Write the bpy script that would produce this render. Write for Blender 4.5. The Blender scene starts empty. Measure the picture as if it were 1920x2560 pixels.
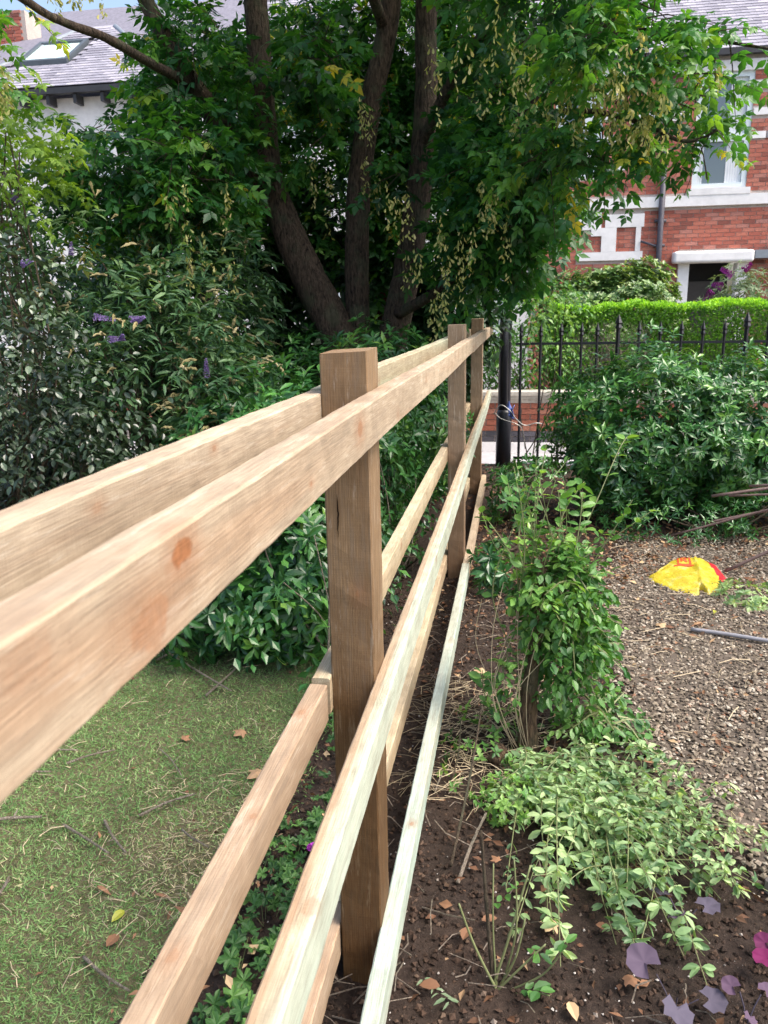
import bpy, math, random
import numpy as np
from mathutils import Matrix, Vector
rng = np.random.default_rng(7)
random.seed(7)
sc = bpy.context.scene
COL = sc.collection
PI = math.pi

# ------------------------------------------------------------ camera
CH = 1.62
pit = math.atan(501/2000); hd = math.radians(9.5); rl = 0.0175
Fv = np.array([-math.sin(hd)*math.cos(pit), math.cos(hd)*math.cos(pit), -math.sin(pit)])
Rv = np.array([math.cos(hd), math.sin(hd), 0.0]); Uv = np.cross(Rv, Fv)
R2 = Rv*math.cos(rl)-Uv*math.sin(rl); U2 = Uv*math.cos(rl)+Rv*math.sin(rl)
cd = bpy.data.cameras.new('camera'); cam = bpy.data.objects.new('camera', cd); COL.objects.link(cam)
cam.matrix_world = Matrix([[R2[0], U2[0], -Fv[0], 0], [R2[1], U2[1], -Fv[1], 0], [R2[2], U2[2], -Fv[2], CH], [0, 0, 0, 1]])
cd.sensor_fit = 'VERTICAL'; cd.sensor_height = 36; cd.sensor_width = 27; cd.lens = 28.125
cd.clip_start = 0.02; cd.clip_end = 500
cd.dof.use_dof = True; cd.dof.focus_distance = 2.6; cd.dof.aperture_fstop = 11
sc.camera = cam

# ------------------------------------------------------------ light
SUN_EL, SUN_AZ = 56.0, 102.0          # azimuth measured clockwise from +Y
w = bpy.data.worlds.new('World'); sc.world = w; w.use_nodes = True
wn = w.node_tree.nodes; wl = w.node_tree.links
bg = wn['Background']; sky = wn.new('ShaderNodeTexSky'); sky.sky_type = 'NISHITA'; sky.sun_disc = False
sky.sun_elevation = math.radians(SUN_EL); sky.sun_rotation = math.radians(SUN_AZ)
sky.air_density = 1.0; sky.dust_density = 5.0; sky.ozone_density = 1.0
wl.new(sky.outputs[0], bg.inputs[0]); bg.inputs[1].default_value = 0.15
sd = bpy.data.lights.new('sun', 'SUN'); sd.energy = 1.5; sd.angle = math.radians(30); sd.color = (1, .95, .88)
so = bpy.data.objects.new('sun', sd); COL.objects.link(so)
_a = math.radians(SUN_AZ); _e = math.radians(SUN_EL)
tosun = Vector((math.sin(_a)*math.cos(_e), math.cos(_a)*math.cos(_e), math.sin(_e)))
so.rotation_euler = tosun.to_track_quat('Z', 'Y').to_euler(); so.location = (3, 0, 9)
sc.view_settings.view_transform = 'Standard'; sc.view_settings.look = 'None'
sc.view_settings.exposure = 1.25; sc.view_settings.gamma = 1; sc.view_settings.use_curve_mapping = False

# ------------------------------------------------------------ node helpers
class NT:
    def __init__(s, name):
        s.m = bpy.data.materials.new(name); s.m.use_nodes = True
        s.t = s.m.node_tree; s.n = s.t.nodes; s.l = s.t.links
        s.b = s.n['Principled BSDF']; s.out = s.n['Material Output']
    def new(s, k): return s.n.new(k)
    def put(s, inp, v):
        if v is None: return
        if hasattr(v, 'is_linked') or hasattr(v, 'links'): s.l.new(v, inp)
        elif isinstance(v, (tuple, list)) and len(v) == 3 and len(inp.default_value) == 4: inp.default_value = (*v, 1)
        else: inp.default_value = v
    def math(s, op, a, b=None, c=None, clamp=False):
        n = s.new('ShaderNodeMath'); n.operation = op; n.use_clamp = clamp
        s.put(n.inputs[0], a); s.put(n.inputs[1], b)
        if c is not None: s.put(n.inputs[2], c)
        return n.outputs[0]
    def vm(s, op, a, b=None):
        n = s.new('ShaderNodeVectorMath'); n.operation = op; s.put(n.inputs[0], a); s.put(n.inputs[1], b)
        return n.outputs['Value'] if op in ('LENGTH', 'DISTANCE', 'DOT_PRODUCT') else n.outputs[0]
    def coord(s): return s.new('ShaderNodeTexCoord').outputs['Object']
    def noise(s, vec, scale, detail=4, rough=.55, dist=0):
        n = s.new('ShaderNodeTexNoise'); s.put(n.inputs['Vector'], vec); n.inputs['Scale'].default_value = scale
        n.inputs['Detail'].default_value = detail; n.inputs['Roughness'].default_value = rough; n.inputs['Distortion'].default_value = dist
        return n.outputs[0]
    def vor(s, vec, scale, out='Distance'):
        n = s.new('ShaderNodeTexVoronoi'); s.put(n.inputs['Vector'], vec); n.inputs['Scale'].default_value = scale
        return n.outputs[out]
    def ramp(s, f, stops, interp='LINEAR'):
        n = s.new('ShaderNodeValToRGB'); s.put(n.inputs[0], f); n.color_ramp.interpolation = interp
        e = n.color_ramp.elements
        while len(e) < len(stops): e.new(.5)
        for k, (p, c) in enumerate(stops):
            e[k].position = p; e[k].color = (*c, 1) if len(c) == 3 else c
        return n.outputs[0]
    def sm(s, f, a, b, to0=0., to1=1.):
        n = s.new('ShaderNodeMapRange'); n.interpolation_type = 'SMOOTHSTEP'
        s.put(n.inputs[0], f); n.inputs[1].default_value = a; n.inputs[2].default_value = b
        n.inputs[3].default_value = to0; n.inputs[4].default_value = to1
        return n.outputs[0]
    def mix(s, f, a, b, mode='MIX'):
        n = s.new('ShaderNodeMix'); n.data_type = 'RGBA'; n.blend_type = mode
        s.put(n.inputs[0], f); s.put(n.inputs[6], a); s.put(n.inputs[7], b)
        return n.outputs[2]
    def attr(s, name='rnd'):
        n = s.new('ShaderNodeAttribute'); n.attribute_name = name; return n.outputs['Fac']
    def bump(s, h, dist=.002, strength=1.):
        n = s.new('ShaderNodeBump'); s.put(n.inputs['Height'], h); n.inputs['Distance'].default_value = dist
        n.inputs['Strength'].default_value = strength; s.l.new(n.outputs[0], s.b.inputs['Normal']); return n.outputs[0]
    def fin(s, col, rough=.7, spec=.5, metal=0):
        s.put(s.b.inputs['Base Color'], col); s.put(s.b.inputs['Roughness'], rough)
        s.b.inputs['Specular IOR Level'].default_value = spec; s.b.inputs['Metallic'].default_value = metal
        return s.m

def leaf_mat(name, stops, rough=.4, trans=.3, spec=.5, tcol=1.8):
    t = NT(name); r = t.attr(); c = t.coord()
    col = t.ramp(r, stops)
    nz = t.noise(c, 60, 2); col = t.mix(t.math('MULTIPLY', nz, .35), col, t.mix(1., col, (1.5, 1.5, 1.2), 'MULTIPLY'))
    t.fin(col, rough, spec)
    tr = t.new('ShaderNodeBsdfTranslucent'); tc = t.mix(1., col, (tcol*1.05, tcol, tcol*.35), 'MULTIPLY'); t.l.new(tc, tr.inputs[0])
    mx = t.new('ShaderNodeMixShader'); mx.inputs[0].default_value = trans
    t.l.new(t.b.outputs[0], mx.inputs[1]); t.l.new(tr.outputs[0], mx.inputs[2]); t.l.new(mx.outputs[0], t.out.inputs[0])
    return t.m

def simple(name, col, rough=.6, spec=.5, metal=0, nscale=20, var=.25, bump=.001):
    t = NT(name); c = t.coord(); n = t.noise(c, nscale, 5)
    n2 = t.noise(c, nscale*.13, 3)
    k = t.math('ADD', t.math('MULTIPLY', n, .6), t.math('MULTIPLY', n2, .6))
    lo = tuple(x*(1-var) for x in col); hi = tuple(min(1, x*(1+var)) for x in col)
    if bump: t.bump(n, bump)
    return t.fin(t.ramp(k, [(.35, lo), (.75, hi)]), rough, spec, metal)

def rnd_mat(name, stops, rough=.8, nscale=40, bump=.002, soot=0.):
    t = NT(name); c = t.coord(); n = t.noise(c, nscale, 5, .65)
    col = t.ramp(t.attr(), stops)
    col = t.mix(1., col, t.ramp(n, [(.3, (.7, .7, .7)), (.7, (1.15, 1.15, 1.15))]), 'MULTIPLY')
    if soot:
        s = t.sm(t.noise(c, .9, 4, .6), .5, .68); col = t.mix(t.math('MULTIPLY', s, soot), col, (.09, .065, .06))
    t.bump(n, bump)
    return t.fin(col, rough, .35)

def wood_mat(name, axis, pal, knots=(), freq=170., centre=(.03, .02), green=.0, dark=None, heart=None, seed=0., streak=.5, gcol=(.52, .60, .44)):
    """sawn softwood; pal = (light, mid, dark, red)"""
    t = NT(name); c = t.coord(); sep = t.new('ShaderNodeSeparateXYZ'); t.l.new(c, sep.inputs[0])
    X, Y, Z = sep.outputs
    a, b, L = (X, Z, Y) if axis == 'Y' else (X, Y, Z)
    cmb = t.new('ShaderNodeCombineXYZ'); 
    for k, (v, s_) in enumerate(((a, 7.), (b, 7.), (L, .42))): t.put(cmb.inputs[k], t.math('MULTIPLY_ADD', v, s_*.75, seed))
    low = t.noise(cmb.outputs[0], 1.0, 3, .5)
    low2 = t.noise(t.vm('ADD', cmb.outputs[0], (7.3, 2.1, 9.)), 1.6, 4, .55)
    aa = t.math('ADD', t.math('SUBTRACT', a, centre[0]), t.math('MULTIPLY', t.math('SUBTRACT', low, .5), .055))
    bb = t.math('ADD', t.math('SUBTRACT', b, centre[1]), t.math('MULTIPLY', t.math('SUBTRACT', low2, .5), .05))
    r = t.math('SQRT', t.math('ADD', t.math('MULTIPLY', aa, aa), t.math('MULTIPLY', bb, bb)))
    kmask = None
    for (kp, kr, ks) in knots:
        pv = t.vm('SUBTRACT', c, kp); sc_ = (1, .62, 1) if axis == 'Y' else (1, 1, .62)
        d = t.vm('LENGTH', t.vm('MULTIPLY', pv, sc_))
        q = t.math('DIVIDE', d, kr*1.9); e = t.math('EXPONENT', t.math('MULTIPLY', t.math('MULTIPLY', q, q), -1.))
        r = t.math('ADD', r, t.math('MULTIPLY', e, kr*1.3))
        dn = t.math('ADD', d, t.math('MULTIPLY', t.math('SUBTRACT', t.noise(c, 60, 3), .5), kr*.9))
        m = t.math('MULTIPLY', t.sm(dn, kr*.55, kr*1.15, 1., 0.), ks)
        halo = t.math('MULTIPLY', t.sm(dn, kr*.8, kr*2.6, 1., 0.), .45*ks)
        m = t.math('MAXIMUM', m, halo)
        kmask = m if kmask is None else t.math('MAXIMUM', kmask, m)
    ring = t.math('MULTIPLY_ADD', t.math('SINE', t.math('MULTIPLY', r, freq*6.283)), .5, .5)
    ring = t.math('MULTIPLY', t.math('POWER', ring, 1.4), t.sm(t.noise(cmb.outputs[0], 3.5, 3), .3, .7, .25, 1.))
    cf = t.new('ShaderNodeCombineXYZ')
    for k, (v, s_) in enumerate(((a, 520.), (b, 520.), (L, 13.))): t.put(cf.inputs[k], t.math('MULTIPLY', v, s_))
    fib = t.noise(cf.outputs[0], 1., 3, .6)
    blot = t.noise(c, 9 if axis == 'Y' else 6, 5, .65)
    col = t.mix(t.sm(low, .38, .62), pal[0], pal[1])
    col = t.mix(t.math('MULTIPLY', t.sm(low2, .5, .68), .6), col, pal[3])
    if green: col = t.mix(t.math('MULTIPLY', t.sm(t.math('ADD', low2, t.math('MULTIPLY', low, .4)), .52, .78, 1, 0), green), col, gcol)
    if heart: col = t.mix(t.math('MULTIPLY', t.sm(t.math('ADD', X, t.math('MULTIPLY', t.math('SUBTRACT', low, .5), .02)), -.270, -.260), .7), col, (.47, .56, .47))
    if heart: col = t.mix(t.math('MULTIPLY', t.sm(t.math('ADD', X, t.math('MULTIPLY', t.math('SUBTRACT', low2, .5), .03)), heart-.002, heart+.002, 1, 0), .75), col, (.40, .26, .16))
    col = t.mix(t.math('MULTIPLY', ring, streak*.62), col, pal[2]); col = t.mix(t.math('MULTIPLY', t.sm(t.noise(t.vm('ADD', cmb.outputs[0], (3., 9., 1.)), 4.5, 5, .7), .52, .72), .5), col, pal[3])
    col = t.mix(1., col, t.ramp(fib, [(.3, (.72, .69, .66)), (.62, (1.08, 1.08, 1.08))]), 'MULTIPLY')
    col = t.mix(1., col, t.ramp(blot, [(.3, (.82, .80, .78)), (.7, (1.1, 1.1, 1.1))]), 'MULTIPLY')
    cg = t.new('ShaderNodeCombineXYZ')
    for k, (v, s_) in enumerate(((a, 60.), (b, 60.), (L, 7.))): t.put(cg.inputs[k], t.math('MULTIPLY', v, s_))
    gz = t.noise(cg.outputs[0], 1., 6, .75); col = t.mix(t.math('MULTIPLY', t.sm(gz, .48, .66), .38), col, (.20, .16, .12))
    col = t.mix(t.math('MULTIPLY', t.sm(gz, .46, .34), .25), col, (.66, .60, .50))
    sp = t.noise(c, 240, 2, .5); col = t.mix(t.math('MULTIPLY', t.sm(sp, .66, .76), .28), col, (.13, .08, .05))
    if dark:   # irregular treatment / damp stain below a height
        z0, z1, amt, dc = dark
        zz = t.math('ADD', Z, t.math('MULTIPLY', t.math('SUBTRACT', t.noise(cmb.outputs[0], 2.2, 4), .5), .55))
        col = t.mix(t.math('MULTIPLY', t.sm(zz, z0, z1, 1, 0), amt), col, dc, 'MULTIPLY')
    if kmask is not None:
        kc = t.mix(t.noise(c, 130, 3), (.40, .17, .07), (.17, .075, .035)); col = t.mix(kmask, col, kc)
    cs = t.new('ShaderNodeCombineXYZ')
    for k, (v, s_) in enumerate(((a, 14.), (b, 14.), (L, 330.))): t.put(cs.inputs[k], t.math('MULTIPLY', v, s_))
    saw = t.noise(cs.outputs[0], 1., 2, .5)
    h = t.math('ADD', t.math('MULTIPLY', ring, .12), t.math('ADD', t.math('MULTIPLY', fib, .8), t.math('MULTIPLY', saw, .5)))
    t.bump(t.math('ADD', h, t.math('MULTIPLY', gz, .7)), .0008)
    return t.fin(col, .82, .25)

# ------------------------------------------------------------ mesh helpers
def mk(name, V, F, mat, parent=None, rnd=None, smooth=False, origin=None):
    V = np.asarray(V, dtype=np.float32).reshape(-1, 3)
    if origin is not None: V = V-np.array(origin, dtype=np.float32)
    groups = F if isinstance(F, list) else [F]
    groups = [np.asarray(g, dtype=np.int32) for g in groups if len(g)]
    me = bpy.data.meshes.new(name)
    me.vertices.add(len(V)); me.vertices.foreach_set('co', V.ravel())
    nl = sum(g.size for g in groups); npoly = sum(len(g) for g in groups)
    me.loops.add(nl); me.loops.foreach_set('vertex_index', np.concatenate([g.ravel() for g in groups]))
    me.polygons.add(npoly)
    tot = np.concatenate([np.full(len(g), g.shape[1], dtype=np.int32) for g in groups])
    st = np.concatenate([[0], np.cumsum(tot)[:-1]]).astype(np.int32)
    me.polygons.foreach_set('loop_start', st); me.polygons.foreach_set('loop_total', tot)
    me.polygons.foreach_set('use_smooth', np.full(npoly, smooth, dtype=bool))
    if rnd is not None:
        at = me.attributes.new('rnd', 'FLOAT', 'POINT'); at.data.foreach_set('value', np.asarray(rnd, dtype=np.float32))
    me.update(calc_edges=True)
    me.materials.append(mat)
    o = bpy.data.objects.new(name, me); COL.objects.link(o)
    if parent is not None:
        o.parent = parent
        if origin is None:
            o.location = -par_world(parent)
        else: o.location = Vector(origin)-par_world(parent)
    elif origin is not None: o.location = origin
    return o
def par_world(p):
    v = Vector((0, 0, 0))
    while p is not None: v = v+p.location; p = p.parent
    return v
def tag(o, label=None, cat=None, group=None, kind=None):
    if label: o['label'] = label
    if cat: o['category'] = cat
    if group: o['group'] = group
    if kind: o['kind'] = kind
    return o
def thing(name, loc, label, cat, group=None):
    o = bpy.data.objects.new(name, None); COL.objects.link(o); o.location = loc; o.empty_display_size = .1
    return tag(o, label, cat, group)

class Acc:
    def __init__(s): s.V = []; s.F = {}; s.r = []; s.n = 0
    def add(s, V, F, r=0.5):
        V = np.asarray(V, float).reshape(-1, 3)
        for g in (F if isinstance(F, list) else [F]):
            g = np.asarray(g, dtype=np.int32)
            if len(g): s.F.setdefault(g.shape[1], []).append(g+s.n)
        s.V.append(V); s.r.append(np.broadcast_to(np.asarray(r, float), (len(V),))); s.n += len(V); return s
    def box(s, x0, x1, y0, y1, z0, z1, r=.5):
        V = [(x, y, z) for z in (z0, z1) for x, y in ((x0, y0), (x1, y0), (x1, y1), (x0, y1))]
        return s.add(V, BOXF, r)
    def build(s, name, mat, parent=None, smooth=False, origin=None):
        return mk(name, np.concatenate(s.V), [np.concatenate(g) for g in s.F.values()], mat, parent, np.concatenate(s.r), smooth, origin)
BOXF = np.array([(0, 3, 2, 1), (4, 5, 6, 7), (0, 1, 5, 4), (1, 2, 6, 5), (2, 3, 7, 6), (3, 0, 4, 7)])

def tube(path, rad, n=8, wob=0., cap=True):
    P = np.asarray(path, float); m = len(P); rad = np.broadcast_to(np.asarray(rad, float), (m,))
    T = np.gradient(P, axis=0); T /= np.linalg.norm(T, axis=1)[:, None]+1e-9
    ref = np.array([0, 0, 1.]) if abs(T[0, 2]) < .9 else np.array([1., 0, 0])
    V = []
    for i in range(m):
        a = np.cross(T[i], ref); a /= np.linalg.norm(a)+1e-9; b = np.cross(T[i], a)
        th = np.arange(n)/n*2*PI
        rr = rad[i]*(1+wob*rng.normal(size=n)) if wob else np.full(n, rad[i])
        V.append(P[i]+rr[:, None]*(np.cos(th)[:, None]*a+np.sin(th)[:, None]*b))
    V = np.concatenate(V); F = []
    for i in range(m-1):
        for j in range(n):
            k = (j+1) % n; F.append((i*n+j, i*n+k, (i+1)*n+k, (i+1)*n+j))
    Fs = [np.array(F)]
    if cap:
        Fs.append(np.array([tuple(range(n))[::-1], tuple(range((m-1)*n, m*n))]))
    return V, Fs
def spline(pts, k=6):
    P = np.asarray(pts, float); m = len(P); out = []
    for i in range(m-1):
        p0, p1, p2, p3 = P[max(i-1, 0)], P[i], P[i+1], P[min(i+2, m-1)]
        for t in np.linspace(0, 1, k, endpoint=False):
            out.append(.5*((2*p1)+(-p0+p2)*t+(2*p0-5*p1+4*p2-p3)*t*t+(-p0+3*p1-3*p2+p3)*t**3))
    out.append(P[-1]); return np.array(out)

# leaves: template has axis +Y, normal +Z, length 1
def leaf_t(st, fold=.25, curl=.15):
    V = [(0, 0, 0)]; F3 = []; F4 = []
    for (t_, w_) in st:
        z = -curl*t_*t_; V += [(0, t_, z), (-w_, t_, z+fold*w_), (w_, t_, z+fold*w_)]
    tip = len(V); V.append((0, 1, -curl))
    F3 += [(0, 1, 2), (0, 3, 1)]
    for k in range(len(st)-1):
        a = 1+3*k; b = a+3; F4 += [(a, b, b+1, a+1), (a, a+2, b+2, b)]
    a = tip-3; F3 += [(a, tip, a+1), (a, a+2, tip)]
    return np.array(V, float), [np.array(F3)]+([np.array(F4)] if F4 else [])
OVAL = leaf_t([(.2, .2), (.5, .29), (.82, .17)])
OVAL1 = leaf_t([(.45, .27)])
LONG = leaf_t([(.3, .12), (.7, .10)], .3, .3)
LONG1 = leaf_t([(.4, .13)], .3, .2)
TINY = (np.array([(0, 0, 0), (.28, .5, .06), (0, 1, 0), (-.28, .5, .06)], float), [np.array([(0, 1, 2), (0, 2, 3)])])
BLADE = (np.array([(-.06, 0, 0), (.06, 0, 0), (0, 1, .1)], float), [np.array([(0, 1, 2)])])
_o = [(0, 0), (.16, -.04), (.42, .05), (.36, .22), (.55, .42), (.60, .62), (.36, .55), (.25, .62), (.17, .85), (0, 1.08), (-.17, .85), (-.25, .62), (-.36, .55), (-.60, .62), (-.55, .42), (-.36, .22), (-.42, .05), (-.16, -.04)]
MAPLE = (np.array([(0, .4, .03)]+[(x, y, -.16*abs(x)-.12*y*y) for x, y in _o], float), [np.array([(0, 1+k, 1+(k+1) % 18) for k in range(18)])])
_o2 = [(0, 0), (.40, .05), (.55, .55), (.26, .55), (0, 1.05), (-.26, .55), (-.55, .55), (-.40, .05)]
MAPLE1 = (np.array([(0, .4, .04)]+[(x, y, -.16*abs(x)-.12*y*y) for x, y in _o2], float), [np.array([(0, 1+k, 1+(k+1) % 8) for k in range(8)])])
def tri_leaf(lo):
    V = []; F = []
    for ang, ox, ln in ((0, .30, .78), (1.05, .18, .62), (-1.05, .18, .62)):
        ca, sa = math.cos(ang), math.sin(ang); n0 = len(V)
        pts = [(0, 0, 0), (.20, .28, -.03), (.27, .55, -.10), (.13, .72, -.13), (.0, 1.05, -.3), (-.13, .72, -.13), (-.27, .55, -.10), (-.20, .28, -.03), (0, .5, .0)] if not lo else [(0, 0, 0), (.27, .42, -.08), (0, 1.05, -.25), (-.27, .42, -.08)]
        for x, y, z in pts:
            x, y, z = x*ln, y*ln, z*ln; V.append((x*ca+(y)*sa, ox+y*ca-x*sa, z))
        F += [(n0+8, n0+(k+1) % 8, n0+k) for k in range(8)] if not lo else [(n0, n0+1, n0+2), (n0, n0+2, n0+3)]
    return np.array(V, float), [np.array(F)]
TRI = tri_leaf(False); TRI1 = tri_leaf(True)
WHORL = leaf_t([(.25, .10), (.6, .17), (.85, .10)], .25, .25)
WHORL1 = leaf_t([(.55, .17)], .25, .2)
_th = np.arange(15)/15*2*PI
def disc_leaf(rad, notch, ruf=.05):
    n = len(rad); P = [(0, .42, -.03)]; g = np.random.default_rng(5)
    for f, zz in ((.55, .02), (1., .07)):
        for k, q in enumerate(rad):
            a = (k+.5)/n*2*PI; q = q*(notch if min(k, n-1-k) < 1 else 1)*f; P.append((-math.sin(a)*q, .47-math.cos(a)*q, zz+ruf*f*math.sin(k*2.4)+ruf*.6*f*g.normal()))
    F3 = np.array([(0, 1+(k+1) % n, 1+k) for k in range(n)]); F4 = np.array([(1+k, 1+(k+1) % n, 1+n+(k+1) % n, 1+n+k) for k in range(n)])
    return np.array(P, float), [F3, F4]
GERAN = disc_leaf([.30, .46, .42, .52, .46, .24]*1+[.40, .52, .42, .26, .44, .56, .58, .44, .26, .42, .52, .40]+[.24, .46, .52, .42, .46, .30], .4)
ROUND = disc_leaf([.42, .50, .46, .51, .47, .52, .47, .52, .52, .47, .52, .47, .51, .46, .50, .42], .35)

def unit(v): return v/(np.linalg.norm(v, axis=-1, keepdims=True)+1e-9)
def frames(d, nrm):
    d = unit(d); x = unit(np.cross(d, nrm)); z = np.cross(x, d)
    return np.stack([x, d, z], axis=-1)          # columns
def scat(T, P, R, S, r):
    V, F = T; n = len(P); S = np.asarray(S, float)
    if S.ndim == 1: S = S[:, None]*np.ones(3)
    W = np.einsum('nij,nkj->nki', R, V[None]*S[:, None, :])+P[:, None, :]
    off = (np.arange(n)*len(V))[:, None, None]
    Fs = [(f[None]+off).reshape(-1, f.shape[1]) for f in F]
    return W.reshape(-1, 3), Fs, np.repeat(r, len(V))
def inview(P, m=0.):
    Q = np.asarray(P)-np.array([0, 0, CH]); z = Q@Fv; u = (Q@R2)/z/.48; v = (Q@U2)/z/.64
    return (z > .1) & (abs(u) < 1+m) & (abs(v) < 1+m), z
def foliage(root, T, L, mat, parts=0, pname='leaf', sname='foliage', smooth=False):
    """L = (P,R,S,r); the nearest in view become single parts, the rest one mesh"""
    P, R, S, r = L
    idx = np.zeros(len(P), bool)
    if parts:
        ok, z = inview(P); sc_ = np.where(ok, (S if S.ndim == 1 else S[:, 1])/z, 0); k = np.argsort(-sc_)[:parts]; k = k[sc_[k] > 0]; idx[k] = True
        K = 7; ms = []
        for q in range(K):
            rv = float(np.quantile(r, (q+.5)/K)); o = mk(pname, T[0]*1., T[1], mat, None, np.full(len(T[0]), rv), smooth); ms.append((rv, o.data)); bpy.data.objects.remove(o)
        pl = np.array(par_world(root))
        for i in k:
            q = int(np.argmin([abs(rv-r[i]) for rv, _ in ms])); o = bpy.data.objects.new(pname, ms[q][1]); COL.objects.link(o); o.parent = root
            M = np.eye(4); M[:3, :3] = R[i]*(S[i] if S.ndim == 1 else S[i][None, :]); M[:3, 3] = P[i]-pl
            o.matrix_local = Matrix(M.tolist())
    V, F, rr = scat(T, P[~idx], R[~idx], S[~idx], r[~idx])
    if len(V):
        o = mk(sname, V, F, mat, root, rr, smooth); o['kind'] = 'stuff'
    return
def cat_L(*Ls): return tuple(np.concatenate([l[k] for l in Ls]) for k in range(4))

def blobpts(c, rad, n, shell=.55):
    d = unit(rng.normal(size=(n, 3))); rr = (shell+(1-shell)*rng.random(n)**.6)
    # lumpy outline
    ph = rng.random(6)*6; lump = 1+.16*np.sin(d[:, 0]*5+ph[0])*np.sin(d[:, 2]*4+ph[1])+.12*np.sin(d[:, 1]*9+ph[2]+d[:, 2]*6)
    return np.array(c)+d*rr[:, None]*lump[:, None]*np.array(rad), d
def whorls(c, rad, n, k, size, rmu=.5, rsd=.2, droop=.1, shell=.6, spread=1.0, zmin=None):
    """n shoot tips on an ellipsoid with k leaves each"""
    P, d = blobpts(c, rad, n, shell)
    if zmin is not None: ok = P[:, 2] > zmin; P = P[ok]; d = d[ok]; n = len(P)
    ax = unit(d+np.array([0, 0, .5])+.35*rng.normal(size=(n, 3)))
    rw = np.clip(rng.normal(rmu, rsd, n), 0, 1)
    P_ = np.repeat(P, k, 0); ax_ = np.repeat(ax, k, 0); N = n*k
    th = np.tile(np.arange(k)/k*2*PI, n)+np.repeat(rng.random(n)*6.3, k)
    t1 = unit(np.cross(ax_, np.array([.3, .2, .9]))); t2 = np.cross(ax_, t1)
    rad_ = np.cos(th)[:, None]*t1+np.sin(th)[:, None]*t2
    dr = unit(rad_*spread+ax_*.45+np.array([0, 0, -droop])+.22*rng.normal(size=(N, 3)))
    S = size*(.7+.6*rng.random(N))
    P_ = P_+ax_*(rng.random(N)[:, None]*size*.45)
    return P_, frames(dr, ax_+.2*rng.normal(size=(N, 3))), S, np.clip(np.repeat(rw, k)+.1*rng.normal(size=N), 0, 1)
def sprays(c, rad, n, k, size, tl=.25, rmu=.5, rsd=.2, droop=.5, shell=.35, zmin=None, twigs=None):
    P, d = blobpts(c, rad, n, shell)
    if zmin is not None: ok = P[:, 2] > zmin; P = P[ok]; d = d[ok]; n = len(P)
    ax = unit(d*[1, 1, .4]+.5*rng.normal(size=(n, 3))+[0, 0, -.1]); rw = np.clip(rng.normal(rmu, rsd, n), 0, 1)
    t_ = np.tile((np.arange(k)+.5)/k, n); N = n*k
    A = np.repeat(ax, k, 0); B = np.repeat(P, k, 0)
    Q = B+A*(t_*tl)[:, None]+np.array([0, 0, -1])*(t_**2*tl*.35)[:, None]
    side = unit(np.cross(A, [0, 0, 1.]))*np.tile(np.where(np.arange(k) % 2, 1, -1), n)[:, None]
    dr = unit(side*.9+A*.5+np.array([0, 0, -droop])+.3*rng.normal(size=(N, 3)))
    nr = np.array([0, 0, 1.])+.45*rng.normal(size=(N, 3))+side*.3
    S = size*(.6+.7*rng.random(N))
    Q = Q+dr*size*.25
    if twigs is not None:
        for i in range(0, n, 2):
            a = P[i]-ax[i]*tl*.5; b = P[i]; e = P[i]+ax[i]*tl-np.array([0, 0, tl*.35])
            twigs.add(*tube([a, b, e], [.005, .0035, .0015], 3, 0, False))
    return Q, frames(dr, nr), S, np.clip(np.repeat(rw, k)+.08*rng.normal(size=N), 0, 1)
def vnoise(x, y, s, seed=0):
    r = np.random.default_rng(seed); out = 0
    for k in range(5):
        a = r.random(4)*6.28; f = s*(.6+r.random(3)*1.2)
        out = out+np.sin(x*f[0]*math.cos(a[0])*2+y*f[1]*math.sin(a[0])*2+a[1])*np.sin(y*f[2]*math.cos(a[2])*2-x*f[0]*math.sin(a[2])+a[3])
    return out/5
def grid(name, x0, x1, y0, y1, step, hf, mat, parent=None, smooth=True, mask=None):
    xs = np.arange(x0, x1+step*.5, step); ys = np.arange(y0, y1+step*.5, step); X, Y = np.meshgrid(xs, ys); Z = hf(X, Y)
    n = len(xs); m = len(ys); V = np.stack([X.ravel(), Y.ravel(), Z.ravel()], 1)
    i, j = np.meshgrid(np.arange(n-1), np.arange(m-1)); a = (j*n+i).ravel()
    F = np.stack([a, a+1, a+n+1, a+n], 1)
    if mask is not None: F = F[mask(V[F].mean(1))]
    return mk(name, V, F, mat, parent, None, smooth)
def soilz(x, y): return .018*vnoise(x, y, 3.1, 1)+.010*vnoise(x, y, 11, 2)+.006*vnoise(x, y, 29, 3)+.004*vnoise(x, y, 70, 4)
def edgeL(y): return -.76+.06*np.sin(y*2.3)+.03*np.sin(y*7)           # lawn / bed line
def edgeR(y): return np.interp(y, [1.2, 2.0, 2.4, 3.0, 3.6, 4.5, 5.5, 8], [.95, .82, .62, .50, .48, .52, .75, .9])+.03*np.sin(y*6)   # bed / gravel line

# ------------------------------------------------------------ materials
M = {}
def soil_like(name, lo, hi, sp):
    t = NT(name); c = t.coord(); n = t.noise(c, 45, 8, .7); n2 = t.noise(c, 4, 3); v = t.noise(c, 330, 2)
    col = t.ramp(n, [(.3, lo), (.7, hi)]); col = t.mix(t.math('MULTIPLY', t.sm(n2, .45, .65), .35), col, sp)
    col = t.mix(t.sm(v, .70, .76), col, (.42, .38, .33))
    t.bump(t.math('ADD', n, t.math('MULTIPLY', v, .4)), .02); return t.fin(col, .9, .25)
M['soil'] = soil_like('soil_mat', (.020, .013, .010), (.075, .052, .04), (.085, .055, .04))
M['ground'] = simple('ground_mat', (.10, .09, .07), .95)
M['path'] = simple('path_mat', (.10, .082, .065), .95, .2, 0, 60, .4, .006)
M['lawn'] = soil_like('lawn_mat', (.085, .085, .04), (.21, .19, .10), (.27, .21, .13))
M['pave'] = simple('pavement_mat', (.42, .41, .42), .85, .3, 0, 9, .15)
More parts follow.
